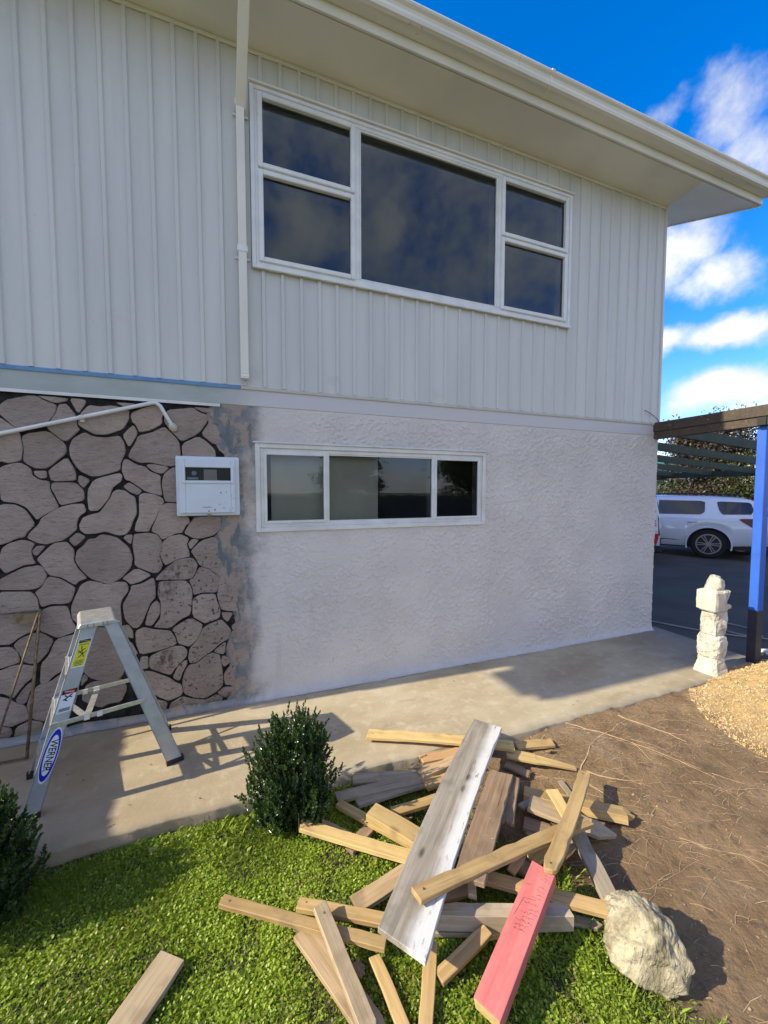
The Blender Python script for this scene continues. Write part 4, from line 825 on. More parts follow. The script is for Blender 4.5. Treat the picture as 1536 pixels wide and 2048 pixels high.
mb = MB(); ell(mb, .78, .0016); mb.ob('white_field', M_stickw, badge)
rail_text('WERNER', .043, cs, 0, M_ink, badge, ang=-math.pi/2, off=.0021, sx=.86, bold=.0007)

# ------------------------------------------------------------------ leaves: fast vectorised leaf meshes
def leaf_cloud(name, P, T, N, Ln, Wd, shade, mat, parent=None, fold=.25, droop=0.):
    """diamond leaves, 2 quads-as-tris folded along midrib. P base, T direction, N normal"""
    B = np.cross(N, T); B /= np.linalg.norm(B, axis=1)[:, None]+1e-9; N2 = np.cross(T, B)
    L = Ln[:, None]; W = Wd[:, None]
    v0 = P; v1 = P+T*L*.48+B*W*.5+N2*W*fold; v2 = P+T*L-N2*L*droop; v3 = P+T*L*.48-B*W*.5+N2*W*fold
    V = np.stack([v0, v1, v2, v3], 1).reshape(-1, 3); n = len(P); b = np.arange(n)[:, None]*4
    Fc = np.concatenate([b+np.array([[0, 2, 1]]), b+np.array([[0, 3, 2]])], 1).reshape(-1, 3)
    me = npmesh(name, V, Fc); at = me.attributes.new('shade', 'FLOAT', 'POINT'); at.data.foreach_set('value', np.repeat(shade, 4).astype(np.float32))
    return link(name, me, mat, parent)
def unit(a): return a/(np.linalg.norm(a, axis=1)[:, None]+1e-9)
# boxwoods
def boxwood(loc, rx, ry, h, seed, label, ns=620, leaf=.0175, lean=0.):
    r_ = np.random.default_rng(seed); t = thing('boxwood_shrub', label, 'shrub', loc, 0, None); loc = np.array(loc)
    Ps, Ts, Ns, Sh = [], [], [], []
    sprigs = MB()
    for k in range(ns):
        a = r_.uniform(0, 2*math.pi); ph = r_.uniform(0.0, 1.)
        rr = max(.10, 1-((ph-.50)/.64)**2)**.5*(.80+.28*r_.random())
        inner = r_.random()**.42; zt = h*(.13+.87*ph)*(1+r_.uniform(-.04, .05)); wob = 1+.13*math.sin(3*a+seed)+.08*math.sin(7*a+2*seed+5*ph)
        tip = np.array([rx*rr*math.cos(a)*inner*wob, ry*rr*math.sin(a)*inner*wob, zt])
        if ph > .7: tip[2] += r_.random()**4*h*.14
        ln = r_.uniform(.05, .095); d = np.array([math.cos(a)*.55*inner, math.sin(a)*.55*inner, 1.]); d += r_.normal(0, .18, 3); d /= np.linalg.norm(d)
        m_ = 9
        for j in range(m_):
            f = j/(m_-1); p = tip-d*ln*(1-f); rot = j*1.57+r_.uniform(-.3, .3)+a
            e1 = np.cross(d, [0.3, .2, .9]); e1 /= np.linalg.norm(e1); e2 = np.cross(d, e1)
            for s_ in (0, math.pi):
                o = e1*math.cos(rot+s_)+e2*math.sin(rot+s_); tt = o*(1-.55*f)+d*(.55+.8*f)+r_.normal(0, .12, 3)
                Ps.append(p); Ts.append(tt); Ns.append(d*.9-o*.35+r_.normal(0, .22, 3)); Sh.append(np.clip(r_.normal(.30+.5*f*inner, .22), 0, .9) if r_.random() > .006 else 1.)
    P = np.array(Ps)+loc; T = unit(np.array(Ts)); N = unit(np.array(Ns)); n = len(P)
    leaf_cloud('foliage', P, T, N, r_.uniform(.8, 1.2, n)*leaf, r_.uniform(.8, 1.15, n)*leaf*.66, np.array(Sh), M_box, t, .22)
    for k in range(9):
        a = r_.uniform(0, 2*math.pi); sprigs.tube([Vector(loc)+Vector((.02*math.cos(a), .02*math.sin(a), -.05)), Vector(loc)+Vector((rx*.3*math.cos(a), ry*.3*math.sin(a), h*.3)), Vector(loc)+Vector((rx*.62*math.cos(a), ry*.62*math.sin(a), h*.72))], [.008, .006, .002], 5)
    sprigs.ob('stem', M_twig, t)
boxwood((.225, -1.16, -.07), .222, .195, .515, 4, 'upright boxwood shrub in full sun between the ladder and the timber pile', 1150)
boxwood((-1.01, -1.17, -.09), .222, .21, .45, 9, 'rounded boxwood shrub in shade at the foot of the ladder, cut by the picture edge', 820, .020)

# ------------------------------------------------------------------ turf
r_ = np.random.default_rng(12)
def in_view(X, Y, marg=.25):
    dx, dy = X, Y+3.07; fw = dx*F.x+dy*F.y; rt = dx*math.cos(YAW)-dy*math.sin(YAW); dn = 1.68
    xx = 768+770*rt/np.maximum(fw, .05); yy = 1024+770*dn/np.maximum(fw, .05)-41
    return (xx > -200) & (xx < 1750) & (yy < 2330)
N0 = 560000
X = r_.uniform(-1.9, 1.75, N0); Y = r_.uniform(-2.75, -1.0, N0)
den = 1-sstep(X-border(Y)+(fbm(X, Y, 5, 3, 61)-.5)*.45, -.22, .10)
pile = np.exp(-(((X-.95)/.42)**2+((Y+1.42)/.24)**2)*1.2); den *= 1-.80*pile
den *= .22+.78*sstep(fbm(X, Y, 9, 3, 65), .32, .56)
den *= 1-sstep(Y, -1.045, -1.005)
patch = fbm(X, Y, 2.6, 3, 71)
keep = (r_.random(N0) < den) & in_view(X, Y)
X, Y, patch = X[keep], Y[keep], patch[keep]; n = len(X); Z = gh(X, Y)-.004
clover = r_.random(n) < .30+1.1*(patch-.5)
tilt = np.where(clover, r_.uniform(.0, .75, n), r_.uniform(.5, 1.25, n)); az = r_.uniform(0, 2*math.pi, n)+.0
T = np.stack([np.cos(az)*np.cos(tilt), np.sin(az)*np.cos(tilt), np.sin(tilt)], 1)
Nn = unit(np.stack([-np.cos(az)*np.sin(tilt), -np.sin(az)*np.sin(tilt), np.cos(tilt)], 1)+r_.normal(0, .3, (n, 3)))
Ln = np.where(clover, r_.uniform(.008, .014, n), r_.uniform(.014, .036, n)); Wd = np.where(clover, Ln*.75, r_.uniform(.0022, .0042, n))
Zb = Z+np.where(clover, r_.uniform(.004, .026, n), 0)
big = fbm(X, Y, 1.1, 3, 91); sh = np.clip(r_.normal(.40, .25, n)+(patch-.5)*1.5+(big-.5)*1.3, 0, .9); sh[r_.random(n) < .02+.16*sstep(fbm(X, Y, 4, 3, 93), .52, .72)] = 1.
turf = leaf_cloud('turf', np.stack([X, Y, Zb], 1), T, Nn, Ln, Wd, sh, M_grass, None, .12, .12)
prop(turf, 'short sunny green turf of grass and clover', 'turf', kind='stuff')
# taller tufts and weeds along the path and in the pile
P, T_, N_, L_, W_, S_ = [], [], [], [], [], []
def tuft(x, y, nb, lo, hi, wd=.006, sp=.05, s0=.5):
    for _ in range(nb):
        a = r_.uniform(0, 6.28); tl = r_.uniform(.35, 1.3); P.append((x+r_.normal(0, sp), y+r_.normal(0, sp), gh(np.array([x]), np.array([y]))[0]-.004))
        t_ = np.array([math.cos(a)*math.cos(tl), math.sin(a)*math.cos(tl), math.sin(tl)]); T_.append(t_); N_.append(np.array([-math.cos(a)*math.sin(tl), -math.sin(a)*math.sin(tl), math.cos(tl)])+r_.normal(0, .2, 3))
        L_.append(r_.uniform(lo, hi)); W_.append(wd*r_.uniform(.7, 1.5)); S_.append(np.clip(r_.normal(s0, .2), 0, .95))
for x, y, nb, hi in ((1.0, -1.40, 60, .07), (.92, -1.36, 40, .06), (1.27, -1.84, 60, .08), (1.30, -1.80, 30, .07), (1.16, -2.13, 80, .075), (1.22, -2.06, 60, .07), (-.25, -1.06, 60, .06), (-.45, -1.05, 60, .055), (-.1, -1.09, 60, .07), (0.02, -1.1, 50, .06), (.66, -1.16, 50, .05), (1.12, -2.2, 80, .06), (1.02, -2.0, 40, .06), (1.1, -1.70, 20, .05), (.8, -1.5, 40, .055), (1.3, -2.42, 60, .06)): tuft(x, y, nb, hi*.45, hi)
for _ in range(520): tuft(r_.uniform(-1.5, 1.2), r_.uniform(-2.4, -1.05), 9, .022, .052, .0035, .05, r_.uniform(.3, .75))
for _ in range(26): tuft(r_.uniform(-.55, .05), r_.uniform(-1.22, -1.03), 5, .025, .05, .022, .03, .55)
tf = leaf_cloud('weeds', np.array(P), unit(np.array(T_)), unit(np.array(N_)), np.array(L_), np.array(W_), np.array(S_), M_grass, None, .1, .2)
prop(tf, 'longer grass tufts and weeds along the path edge and among the timber', 'weeds', kind='stuff')

# ------------------------------------------------------------------ timber pile
PLANKS=[
((1.472, -1.052, 0.12),(0.468, -1.98, 0.13),0.180,0.022,'grey','cut','wide grey board half whitewashed, lying across the middle of the timber pile','plank'),
((1.281, -1.438, 0.115),(0.794, -1.877, 0.13),0.116,0.02,'brown','cut','brown board speckled with white paint, just right of the wide grey board','board'),
((1.34, -1.47, 0.1),(1.131, -1.675, 0.08),0.059,0.02,'brown','splint','short reddish brown stub with a broken jagged end beside the speckled brown board','offcut'),
((0.568, -1.883, 0.165),(1.478, -1.809, 0.1),0.058,0.02,'tan','cut','long tan batten with knotted left end, lying over the wide grey board','batten'),
((1.745, -1.554, 0.08),(1.086, -1.976, 0.16),0.059,0.02,'tan','round','tan batten crossing over the long diagonal batten, its foot by the pink block','batten'),
((1.45, -1.764, 0.03),(1.31, -2.085, 0.03),0.071,0.02,'greytan','cut','greyish batten running down to the boulder from under the crossed battens','batten'),
((0.9, -1.79, 0.03),(1.327, -2.138, 0.055),0.055,0.02,'tan','cut','tan batten passing under the pink block and ending against the boulder','batten'),
((0.647, -1.848, 0.04),(1.136, -2.034, 0.04),0.052,0.06,'greytan','cut','thick square rail with nail knots, lying level under the pink block','rail'),
((0.596, -1.999, -0.02),(0.818, -1.963, 0.02),0.045,0.02,'tan','cut','short tan batten with a knotted lower end, on the grass left of the pink block','batten'),
((0.614, -1.912, 0.0),(0.495, -2.103, -0.04),0.045,0.02,'tan','cut','tan batten pointing straight at the viewer from under the foot of the wide grey board','batten'),
((0.416, -1.86, -0.03),(0.449, -2.086, -0.04),0.041,0.02,'tan','cut','tan batten with two nail knots, lying alone on grass below the wide grey board','batten'),
((0.257, -1.692, 0.05),(0.346, -2.061, -0.02),0.053,0.02,'pale','round','pale batten resting on top of the crossing pair left of the pile','batten'),
((0.192, -1.695, -0.02),(0.367, -2.055, -0.04),0.080,0.02,'worn','round','broad weathered board with ragged edge under the pale batten at the left','board'),
((-0.096, -1.514, 0.02),(0.46, -1.862, 0.0),0.040,0.02,'tan','cut','long tan batten reaching furthest left over the grass','batten'),
((0.186, -1.603, -0.01),(0.518, -1.806, 0.0),0.047,0.02,'tan','cut','tan batten with a nail hole, behind the one reaching furthest left','batten'),
((0.237, -1.28, 0.03),(0.705, -1.683, 0.06),0.058,0.02,'yellow','splint','yellow pine batten with a split left end, pointing at the boxwood from the pile','batten'),
((0.575, -1.354, 0.06),(0.737, -1.628, 0.08),0.088,0.035,'yellow','cut','thick yellow stick with sawn end, left of the wide grey board middle','stick'),
((0.452, -1.177, -0.01),(0.728, -1.587, 0.02),0.045,0.02,'yellow','cut','thin yellow lath lying under the thick yellow stick','lath'),
((0.441, -1.426, -0.04),(0.626, -1.326, -0.02),0.058,0.02,'brown','splint','short brown splinter of board on the grass below the thin yellow lath','offcut'),
((0.391, -1.689, -0.01),(0.664, -1.67, 0.04),0.071,0.022,'worn','round','decayed brown board with a crumbling rounded end, left of the wide grey board foot','board'),
((0.686, -1.341, 0.0),(0.983, -1.362, 0.02),0.052,0.02,'tan','cut','short tan lath slipping under the wide grey board beside a grass tuft','lath'),
((0.453, -1.129, -0.02),(0.958, -1.191, 0.0),0.071,0.02,'greytan','cut','greyish lath in the shade of the boxwood, upper of two alongside','lath'),
((0.55, -1.195, -0.03),(0.941, -1.212, -0.01),0.048,0.02,'greytan','splint','greyish split lath just below the upper shaded lath','lath'),
((0.921, -1.251, 0.01),(1.1, -1.256, 0.02),0.069,0.02,'tan','cut','short tan end piece of lath touching the wide grey board above the tuft','lath'),
((0.926, -1.179, 0.02),(1.216, -1.143, 0.03),0.087,0.04,'worn','cut','stout weathered stake with orange side, near the path edge','stake'),
((0.996, -1.049, 0.0),(1.284, -1.08, 0.01),0.068,0.02,'orange','cut','orange stained lath behind the stout weathered stake','lath'),
((1.04, -0.988, -0.01),(1.333, -1.027, 0.0),0.068,0.015,'greytan','cut','flat grey lath lying on the concrete path edge behind the orange lath','lath'),
((0.572, -1.031, -0.02),(0.93, -1.138, -0.01),0.078,0.02,'greytan','round','greenish grey board end with rounded tip in shade at the path edge','board'),
((0.751, -0.76, 0.04),(1.565, -1.192, 0.04),0.085,0.02,'yellow','cut','bright yellow pine batten lying on the concrete path under the wide grey board','batten'),
((1.63, -1.133, -0.01),(1.886, -1.181, -0.02),0.073,0.02,'tan','cut','short tan block end to end with the yellow batten at its right tip','offcut'),
((1.505, -1.192, 0.01),(1.833, -1.414, -0.02),0.079,0.015,'yellow','taper','tapered yellow sliver pointing right over bare soil','sliver'),
((1.417, -1.456, -0.01),(1.813, -1.758, -0.01),0.096,0.04,'tan','splint','stout tan stake with a chewed right end on bare soil under the crossed battens','stake'),
((1.356, -1.563, 0.03),(1.645, -1.822, -0.02),0.100,0.02,'pale','point','pale pointed picket on bare soil, lower of the two reaching right','picket'),
((1.502, -1.566, 0.055),(1.447, -1.743, 0.045),0.059,0.012,'yellow','splint','thin yellow splinter lying over the pale picket','splinter'),
((1.285, -1.608, -0.02),(1.39, -1.71, -0.02),0.082,0.02,'brown','point','dark brown pointed picket tip between the stub and the crossed battens','picket'),
((1.138, -1.83, 0.05),(1.332, -1.79, 0.04),0.053,0.02,'tan','cut','short tan offcut tucked under the crossed battens above the pink block','offcut'),
((1.03, -1.829, 0.03),(1.115, -1.79, 0.02),0.033,0.012,'orange','splint','small orange wood splinter in the gap above the pink block','splinter'),
((0.818, -1.866, 0.045),(0.849, -1.816, 0.045),0.031,0.02,'pale','splint','pale splintered tip poking from under the speckled brown board','splinter'),
((0.792, -1.941, -0.02),(0.934, -1.973, -0.02),0.028,0.02,'yellow','cut','short yellow offcut on the grass peeking from below the thick square rail','offcut'),
((1.08, -1.693, -0.02),(1.15, -1.808, -0.03),0.070,0.02,'brown','cut','shaded brown board end in the hollow left of the pink block','board'),
((0.645, -1.845, -0.03),(0.911, -1.945, -0.03),0.051,0.02,'greytan','cut','shaded grey board lying flat on the grass under the thick square rail','board'),
((1.329, -1.536, -0.01),(1.503, -1.504, -0.02),0.036,0.014,'greytan','splint','short greyish scrap between the reddish stub and the pale picket','scrap'),
((1.316, -1.808, 0.0),(1.539, -1.742, -0.01),0.042,0.02,'greytan','cut','greyish offcut in shade right of the crossed battens','offcut'),
((0.594, -1.373, -0.03),(0.756, -1.369, -0.03),0.037,0.014,'tan','splint','thin tan scrap in the grass under the yellow pine batten','scrap'),
((0.577, -1.123, -0.035),(0.794, -1.142, -0.035),0.039,0.012,'worn','splint','worn sliver in the boxwood shade beside the greyish laths','sliver'),
((0.69, -1.713, -0.01),(0.827, -1.702, -0.02),0.040,0.015,'brown','splint','brown scrap in the gap right of the wide grey board, beneath the long batten','scrap'),
((0.845, -1.62, -0.02),(1.014, -1.641, -0.02),0.037,0.014,'tan','cut','tan scrap crossing below the speckled brown board','scrap'),
((1.285, -1.653, -0.025),(1.294, -1.778, -0.03),0.059,0.018,'brown','cut','dark brown scrap in the hollow under the crossed battens','scrap'),
((1.172, -2.008, -0.04),(1.265, -2.068, -0.04),0.035,0.015,'greytan','point','shaded grey picket tip on the soil left of the boulder','picket'),
((0.732, -1.781, -0.01),(0.873, -1.796, -0.01),0.045,0.018,'worn','cut','worn board end below the long batten and above the square rail','board'),
((0.924, -1.061, -0.02),(1.166, -1.13, -0.01),0.038,0.012,'worn','splint','worn thin lath at the path edge left of the wide grey board top','lath'),
((1.482, -1.223, -0.03),(1.56, -1.34, -0.04),0.064,0.014,'brown','splint','brown sliver in shadow just right of the wide grey board top','sliver'),
((0.348, -1.223, -0.04),(0.468, -1.353, -0.04),0.026,0.01,'worn','splint','worn twig thin sliver on grass above the yellow pine batten end','sliver'),
((1.688, -1.438, -0.04),(1.652, -1.578, -0.04),0.034,0.01,'greytan','splint','grey sliver on bare soil behind the upper crossed batten','sliver'),
((0.167, -1.657, -0.04),(0.247, -1.739, -0.04),0.022,0.012,'greytan','cut','small grey scrap on grass under the longest left batten','scrap'),
((-0.254, -1.602, -0.035),(-0.391, -1.786, -0.035),0.103,0.02,'pale','cut','pale batten lying alone on the grass at the lower left of the lawn','batten')]

def plank_mesh(L, W, T, end, seed):
    r2 = random.Random(seed); n = max(5, int(L/.05)); bm = bmesh.new(); rings = []
    wob = [r2.uniform(-1, 1) for _ in range(4)]
    def outline(s):                                     # half widths at s in 0..1
        l = r_ = 1.
        return l, r_
    ss = [i/n for i in range(n+1)]
    extra = {'point': [(.80, 1.), (1., .12)], 'round': [(.93, 1.), (.975, .8), (1., .45)], 'taper': [(.45, 1.), (.55, .75), (1., .35)], 'splint': [(.97, 1.)], 'cut': []}[end]
    skew = r2.uniform(-.09, .09)
    warp = r2.uniform(-1, 1)*.004*L*2; crook = r2.uniform(-1, 1)*.006*L*2
    if extra:
        ss = [s for s in ss if s < extra[0][0]-.02]+[e[0] for e in extra]
        if end == 'splint': ss += [1.]
    for s in ss:
        k = 1.
        if extra and end != 'splint' and s >= extra[0][0]:
            for (a, ka), (b, kb) in zip(extra, extra[1:]):
                if a <= s <= b: k = ka+(kb-ka)*(s-a)/(b-a)
        x = (s-.5)*L; q = 4*s*(1-s); oy = crook*q+r2.uniform(-.0008, .0008); oz = warp*q
        hw = W/2*k; j = lambda: r2.uniform(-1, 1)*.0011; sk = (skew if s in (0., 1.) else 0.)*W
        nib = r2.random() < .10; q1 = r2.uniform(.002, .006) if nib else 0
        rings.append([(x-sk, oy-hw+j(), oz-T+j()), (x+sk, oy+hw+j(), oz-T+j()), (x+sk, oy+hw+j()-q1, oz+j()*.6-q1*.4), (x-sk, oy-hw+j(), oz+j()*.6)])
    if end == 'splint':                                  # broken ragged end: jagged cross cut with splinters
        rings.pop(); x0 = rings[-1][0][0]
        m = MB(); vs = [v for r3 in rings for v in r3]; fs = []
    else: m = MB(); vs = [v for r3 in rings for v in r3]; fs = []
    for i in range(len(rings)-1):
        for j in range(4): fs.append((i*4+j, i*4+(j+1) % 4, (i+1)*4+(j+1) % 4, (i+1)*4+j))
    fs.append((3, 2, 1, 0)); e = (len(rings)-1)*4
    if end == 'splint':
        y0, y1 = rings[-1][0][1], rings[-1][1][1]; zt, zb_ = rings[-1][2][2], rings[-1][0][2]; k = 2+int(W > .05); tips = []
        # teeth along width
        pts_t, pts_b = [], []
        for i in range(2*k+1):
            y = y0+(y1-y0)*i/(2*k); dx = (.0 if i % 2 == 0 else r2.uniform(.006, .05)); pts_t.append((x0+dx, y, zt-(.3*T if i % 2 else 0))); pts_b.append((x0+dx*r2.uniform(.3, .9), y, zb_+(.2*T if i % 2 else 0)))
        b0 = len(vs); vs += pts_t+pts_b; nn = 2*k+1
        for i in range(nn-1): fs.append((b0+i, b0+nn+i, b0+nn+i+1, b0+i+1))
        fs.append(tuple([e+3]+[b0+i for i in range(nn)]+[e+2])); fs.append(tuple([e+1]+[b0+nn+i for i in range(nn)][::-1]+[e]))
        fs.append((e, b0+nn, b0, e+3)); fs.append((e+2, b0+nn-1, b0+2*nn-1, e+1))
    else: fs.append((e, e+1, e+2, e+3))
    m.add(vs, fs); return m.mesh('timber', bevel=min(.0022, T*.12))
def frame_on(A, B, roll=0.):
    A, B = Vector(A), Vector(B); x = (B-A).normalized(); z = Vector((0, 0, 1)); y = z.cross(x).normalized(); z = x.cross(y)
    M4 = Matrix((x, y, z)).transposed().to_4x4(); M4.translation = (A+B)/2
    return M4 @ Matrix.Rotation(roll, 4, 'X')
GRP = 'loose timber offcuts in and around the demolition pile'
NAMES = {'plank': 'timber_board'}
for k, (A, B, W, T, mat, end, label, cat) in enumerate(PLANKS):
    L = (Vector(B)-Vector(A)).length
    roll = rnd.uniform(-.05, .05) if k > 2 else 0
    if cat == 'stake': roll = -.22
    flip = end in ('splint', 'point') and A[0] < B[0] and ('left' in label and 'split left' in label or 'broken' in label and False)
    if 'split left' in label: A, B = B, A
    o = link(('timber_'+cat).replace('timber_splinter', 'wood_splinter').replace('timber_sliver', 'wood_sliver'), plank_mesh(L, W, T, end, k+5), WOOD[mat])
    o.matrix_world = frame_on(A, B, roll); prop(o, label, cat, GRP)
    if cat in ('batten', 'rail') and L > .3:
        for sx in ((-1,) if k % 2 else (-1, 1)):
            m_ = MB(); xx = sx*(L/2-.035); yy_ = rnd.uniform(-.006, .006); m_.tube([(xx, yy_, -.001), (xx, yy_, .0016)], .0042, 8); kn = m_.ob('nail', M_rust); kn.parent = o
# pink treated block on the pile with pencil handwriting
A = Vector(((1.071+1.114)/2, (-1.906-1.98)/2, .135)); B = Vector(((.655+.695)/2, (-2.119-2.197)/2, .035))
L = (B-A).length
m_ = MB(); m_.box(-L/2, L/2, -.045, .045, -.045, 0)
pk = link('timber_block', m_.mesh('timber_block', bevel=.003, seg=2), WOOD['pink']); pk.matrix_world = frame_on(A, B, R(3)); prop(pk, 'pink stained timber block covered in pencilled notes, lying over the right of the pile', 'timber block', GRP)
m_ = MB()
def scribble(x, y, dx, dy, n, h):
    p = Vector((x, y, .0004))
    for i in range(n):
        q = p+Vector((dx, dy, 0))*(1/n)*rnd.uniform(.6, 1.3); a, b = Vector((rnd.uniform(-h, h), rnd.uniform(-h, h), 0)), Vector((rnd.uniform(-h, h), rnd.uniform(-h, h), 0))
        for u, v in ((p, p+a), (p+a, q+b), (q+b, q)): 
            if (u-v).length > .0004: m_.bar(u, v, .0008, .00015)
        p = q
yb = .0
for (x, y, dx, dy, n_, h) in ((-.20, .036, .0, -.02, 0, 0),):
    pass
for xx in (-.215, -.203, -.192): scribble(xx, .038, 0, -.028, 3, .004)
for xx in (-.165, -.150, -.136, -.122): scribble(xx, .036-abs(xx)*.02, 0, -.03, 3, .005)
for xx, y0_, l in ((-.10, .03, .05), (-.085, .036, .03), (-.068, .038, .055), (-.052, .034, .05), (-.035, .030, .06), (-.02, .026, .05), (-.005, .020, .045)): scribble(xx, y0_, .012, -l, 5, .005)
m_.bar((-.115, .02, .0006), (-.10, -.022, .0006), .0011, .0004); m_.bar((-.10, -.022, .0006), (-.03, -.03, .0006), .0011, .0004); m_.bar((-.155, -.015, .0006), (-.148, -.034, .0006), .001, .0004)
pw_ = m_.ob('pencil_writing', M_pencil); pw_.parent = pk
m_ = MB(); m_.box(L/2+.0002, L/2+.0012, -.043, .043, -.043, -.002); e_ = m_.ob('sawn_end', WOOD['yellow']); e_.parent = pk

# ------------------------------------------------------------------ boulder, pillar, debris
def blob(name, loc, rad, mat, seed, amp=.16, sub=5, flat=.0, ridge=0.):
    bm = bmesh.new(); bmesh.ops.create_icosphere(bm, subdivisions=sub, radius=1.)
    V = np.array([v.co[:] for v in bm.verts]); r2 = np.random.default_rng(seed)
    D = np.ones(len(V))
    for _ in range(16):                                  # chisel flat facets
        d = r2.normal(size=3); d /= np.linalg.norm(d); c = r2.uniform(.72, .95); s_ = V@d; D = np.where(s_*D > c, np.minimum(D, c/np.maximum(s_, 1e-3)), D)
    a, b, c = V[:, 0], V[:, 1], V[:, 2]
    D *= 1+amp*(fbm(a*1+9, b+c*1.7+5, 1.6, 4, seed)-.5)*1.4+amp*.8*(fbm(a+b*.6+3, c+4, 4.5, 4, seed+3)-.5)+amp*.16*(fbm(a*1.3+b+7, c*1.2-b*.5+9, 13., 4, seed+5, .6)-.5)
    if ridge: D *= 1+ridge*(np.abs(fbm(a*1.2-b*2.2+20, c*.6+a*.5+20, 4.2, 3, seed+8)-.5)*2-.25)
    V = V*D[:, None]*np.array(rad)
    for v, q in zip(bm.verts, V): v.co = q
    me = bpy.data.meshes.new(name); bm.to_mesh(me); bm.free(); me.shade_smooth()
    o = link(name, me, mat); o.location = loc; return o
bo = blob('boulder', (1.318, -2.185, .005), (.128, .135, .125), M_rock, 21, .20, 6, ridge=.10); bo.rotation_euler = (.2, .1, .6)
prop(bo, 'rough cream limestone boulder on the grass at the lower right', 'boulder')
pil = thing('stone_pillar', 'stubby white limestone pillar of stacked rough stones beside the clay heap', 'pillar', (3.96, -.93, -.02))
def pst(zc, hx, hz, seed, dx=0., m=M_pillar, name='stone', hy=None):
    o = blob(name, (0, 0, 0), (hx, hy or hx*.9, hz), m, seed, .22, 4, ridge=.10); o.location = (3.96+dx, -.93, zc); o.parent = pil; o.matrix_parent_inverse = Matrix.Translation(pil.location).inverted(); return o
pst(.775, .112, .095, 31, .015)
def rough_column(z0, z1, hx, hy, seed, dx=0., bulge=.0, e=.62, taper=0., na=.55, m=None):
    n_, m2 = 26, 16; vs, fs = [], []
    for i in range(m2):
        t_ = i/(m2-1); z = z0+(z1-z0)*t_
        for k in range(n_):
            a = 2*math.pi*k/n_; c_, s_ = math.cos(a), math.sin(a)
            x = hx*abs(c_)**e*(1 if c_ > 0 else -1); y = hy*abs(s_)**e*(1 if s_ > 0 else -1)
            f_ = 1+na*(fbm(np.array([a*1.4+seed]), np.array([z*11+seed]), 1., 4, seed, .65)[0]-.5)+bulge*math.sin(math.pi*t_)-taper*t_
            if i in (0, m2-1): f_ *= .86
            vs.append((3.96+dx+x*f_, -.93+y*f_, z+rnd.uniform(-.006, .006)))
    for i in range(m2-1):
        for k in range(n_): fs.append((i*n_+k, i*n_+(k+1) % n_, (i+1)*n_+(k+1) % n_, (i+1)*n_+k))
    fs += [tuple(range(n_))[::-1], tuple((m2-1)*n_+k for k in range(n_))]
    m_ = MB(); m_.add(vs, fs); return m_.ob('stone', m or M_pillar, pil, smooth=False)
rough_column(.10, .75, .094, .086, 61, .006, 0, .55, 0, .5); rough_column(.335, .556, .118, .105, 33, .012, .0, .5); rough_column(.13, .34, .125, .11, 35, .005, .12)
rough_column(.562, .738, .098, .118, 44, -.06, 0, .28, 0, .16, M_mortarp)
rough_column(.55, .742, .095, .112, 38, .045)
rough_column(-.12, .15, .185, .17, 51, .0, 0, .4, .42, .25, M_mortarp)
m_ = MB(); m_.tube([(3.96+.16, -.96, .575), (3.96+.235, -.99, .58)], [.03, .02], 8); m_.ob('spigot_stone', M_pillar, pil)
for o_ in [o for o in col.objects if o.parent == pil]:
    o_.matrix_parent_inverse = Matrix.Translation((-.02, 0, 0)) @ Matrix.Diagonal((.70, .70, 1., 1.)) @ o_.matrix_parent_inverse
# clay clods, small stones, roots, dead leaves
r_ = np.random.default_rng(5)
ico = bmesh.new(); bmesh.ops.create_icosphere(ico, subdivisions=1, radius=1.); IV = np.array([v.co[:] for v in ico.verts]); IF = np.array([[v.index for v in f.verts] for f in ico.faces]); ico.free()
def clods(name, X, Y, S, mat, lift=.3):
    n = len(X); V = IV[None]*(1+r_.uniform(-.28, .28, (n, len(IV), 1)))*S[:, None, None]*r_.uniform(.65, 1.25, (n, 1, 3)); Z = gh(X, Y)+S*lift
    V = V+np.stack([X, Y, Z], 1)[:, None]; Fc = IF[None]+(np.arange(n)*len(IV))[:, None, None]
    return link(name, npmesh(name, V.reshape(-1, 3), Fc.reshape(-1, 3)), mat)
n = 42000; a = r_.uniform(0, 6.28, n); q = r_.random(n)**.55
X = 4.32+1.27*q*np.cos(a); Y = -1.66+.84*q*np.sin(a); S = r_.lognormal(-5.95, .5, n).clip(.002, .013)
k = Y < -1.0+.0*X; k |= X > 3.5
cl = clods('clay_clods', X[k], Y[k], S[k], M_sand); prop(cl, 'heap of crumbly yellow clay clods around the pillar', 'clay heap', kind='stuff')
n = 3600; X = r_.uniform(1.0, 4.6, n); Y = r_.uniform(-3., -1.08, n); k = X > border(Y)-.05; S = r_.lognormal(-6.25, .5, n).clip(.001, .007)
gvl = clods('soil_crumbs', X[k], Y[k], S[k], plain('soil_crumb', (.20, .14, .09), .9, c2=(.34, .27, .18), scale=.8)); prop(gvl, 'crumbs of soil and pebbles over the bare earth', 'soil crumbs', kind='stuff')
rt = MB()
def root(x, y, ang, L, rad, depth=0):
    n_ = max(4, int(L/.05)); pts = []; a = ang
    for i in range(n_+1):
        z = gh(np.array([x]), np.array([y]))[0]+.0015+rnd.uniform(-.002, .0025); pts.append((x, y, z)); a += rnd.uniform(-.28, .28); x += math.cos(a)*L/n_; y += math.sin(a)*L/n_
        if depth < 2 and rnd.random() < .16: root(x, y, a+rnd.choice((-1, 1))*rnd.uniform(.4, 1.1), L*rnd.uniform(.25, .5), rad*.65, depth+1)
    rt.tube(pts, [rad*(1-.7*i/n_) for i in range(n_+1)], 4, False)
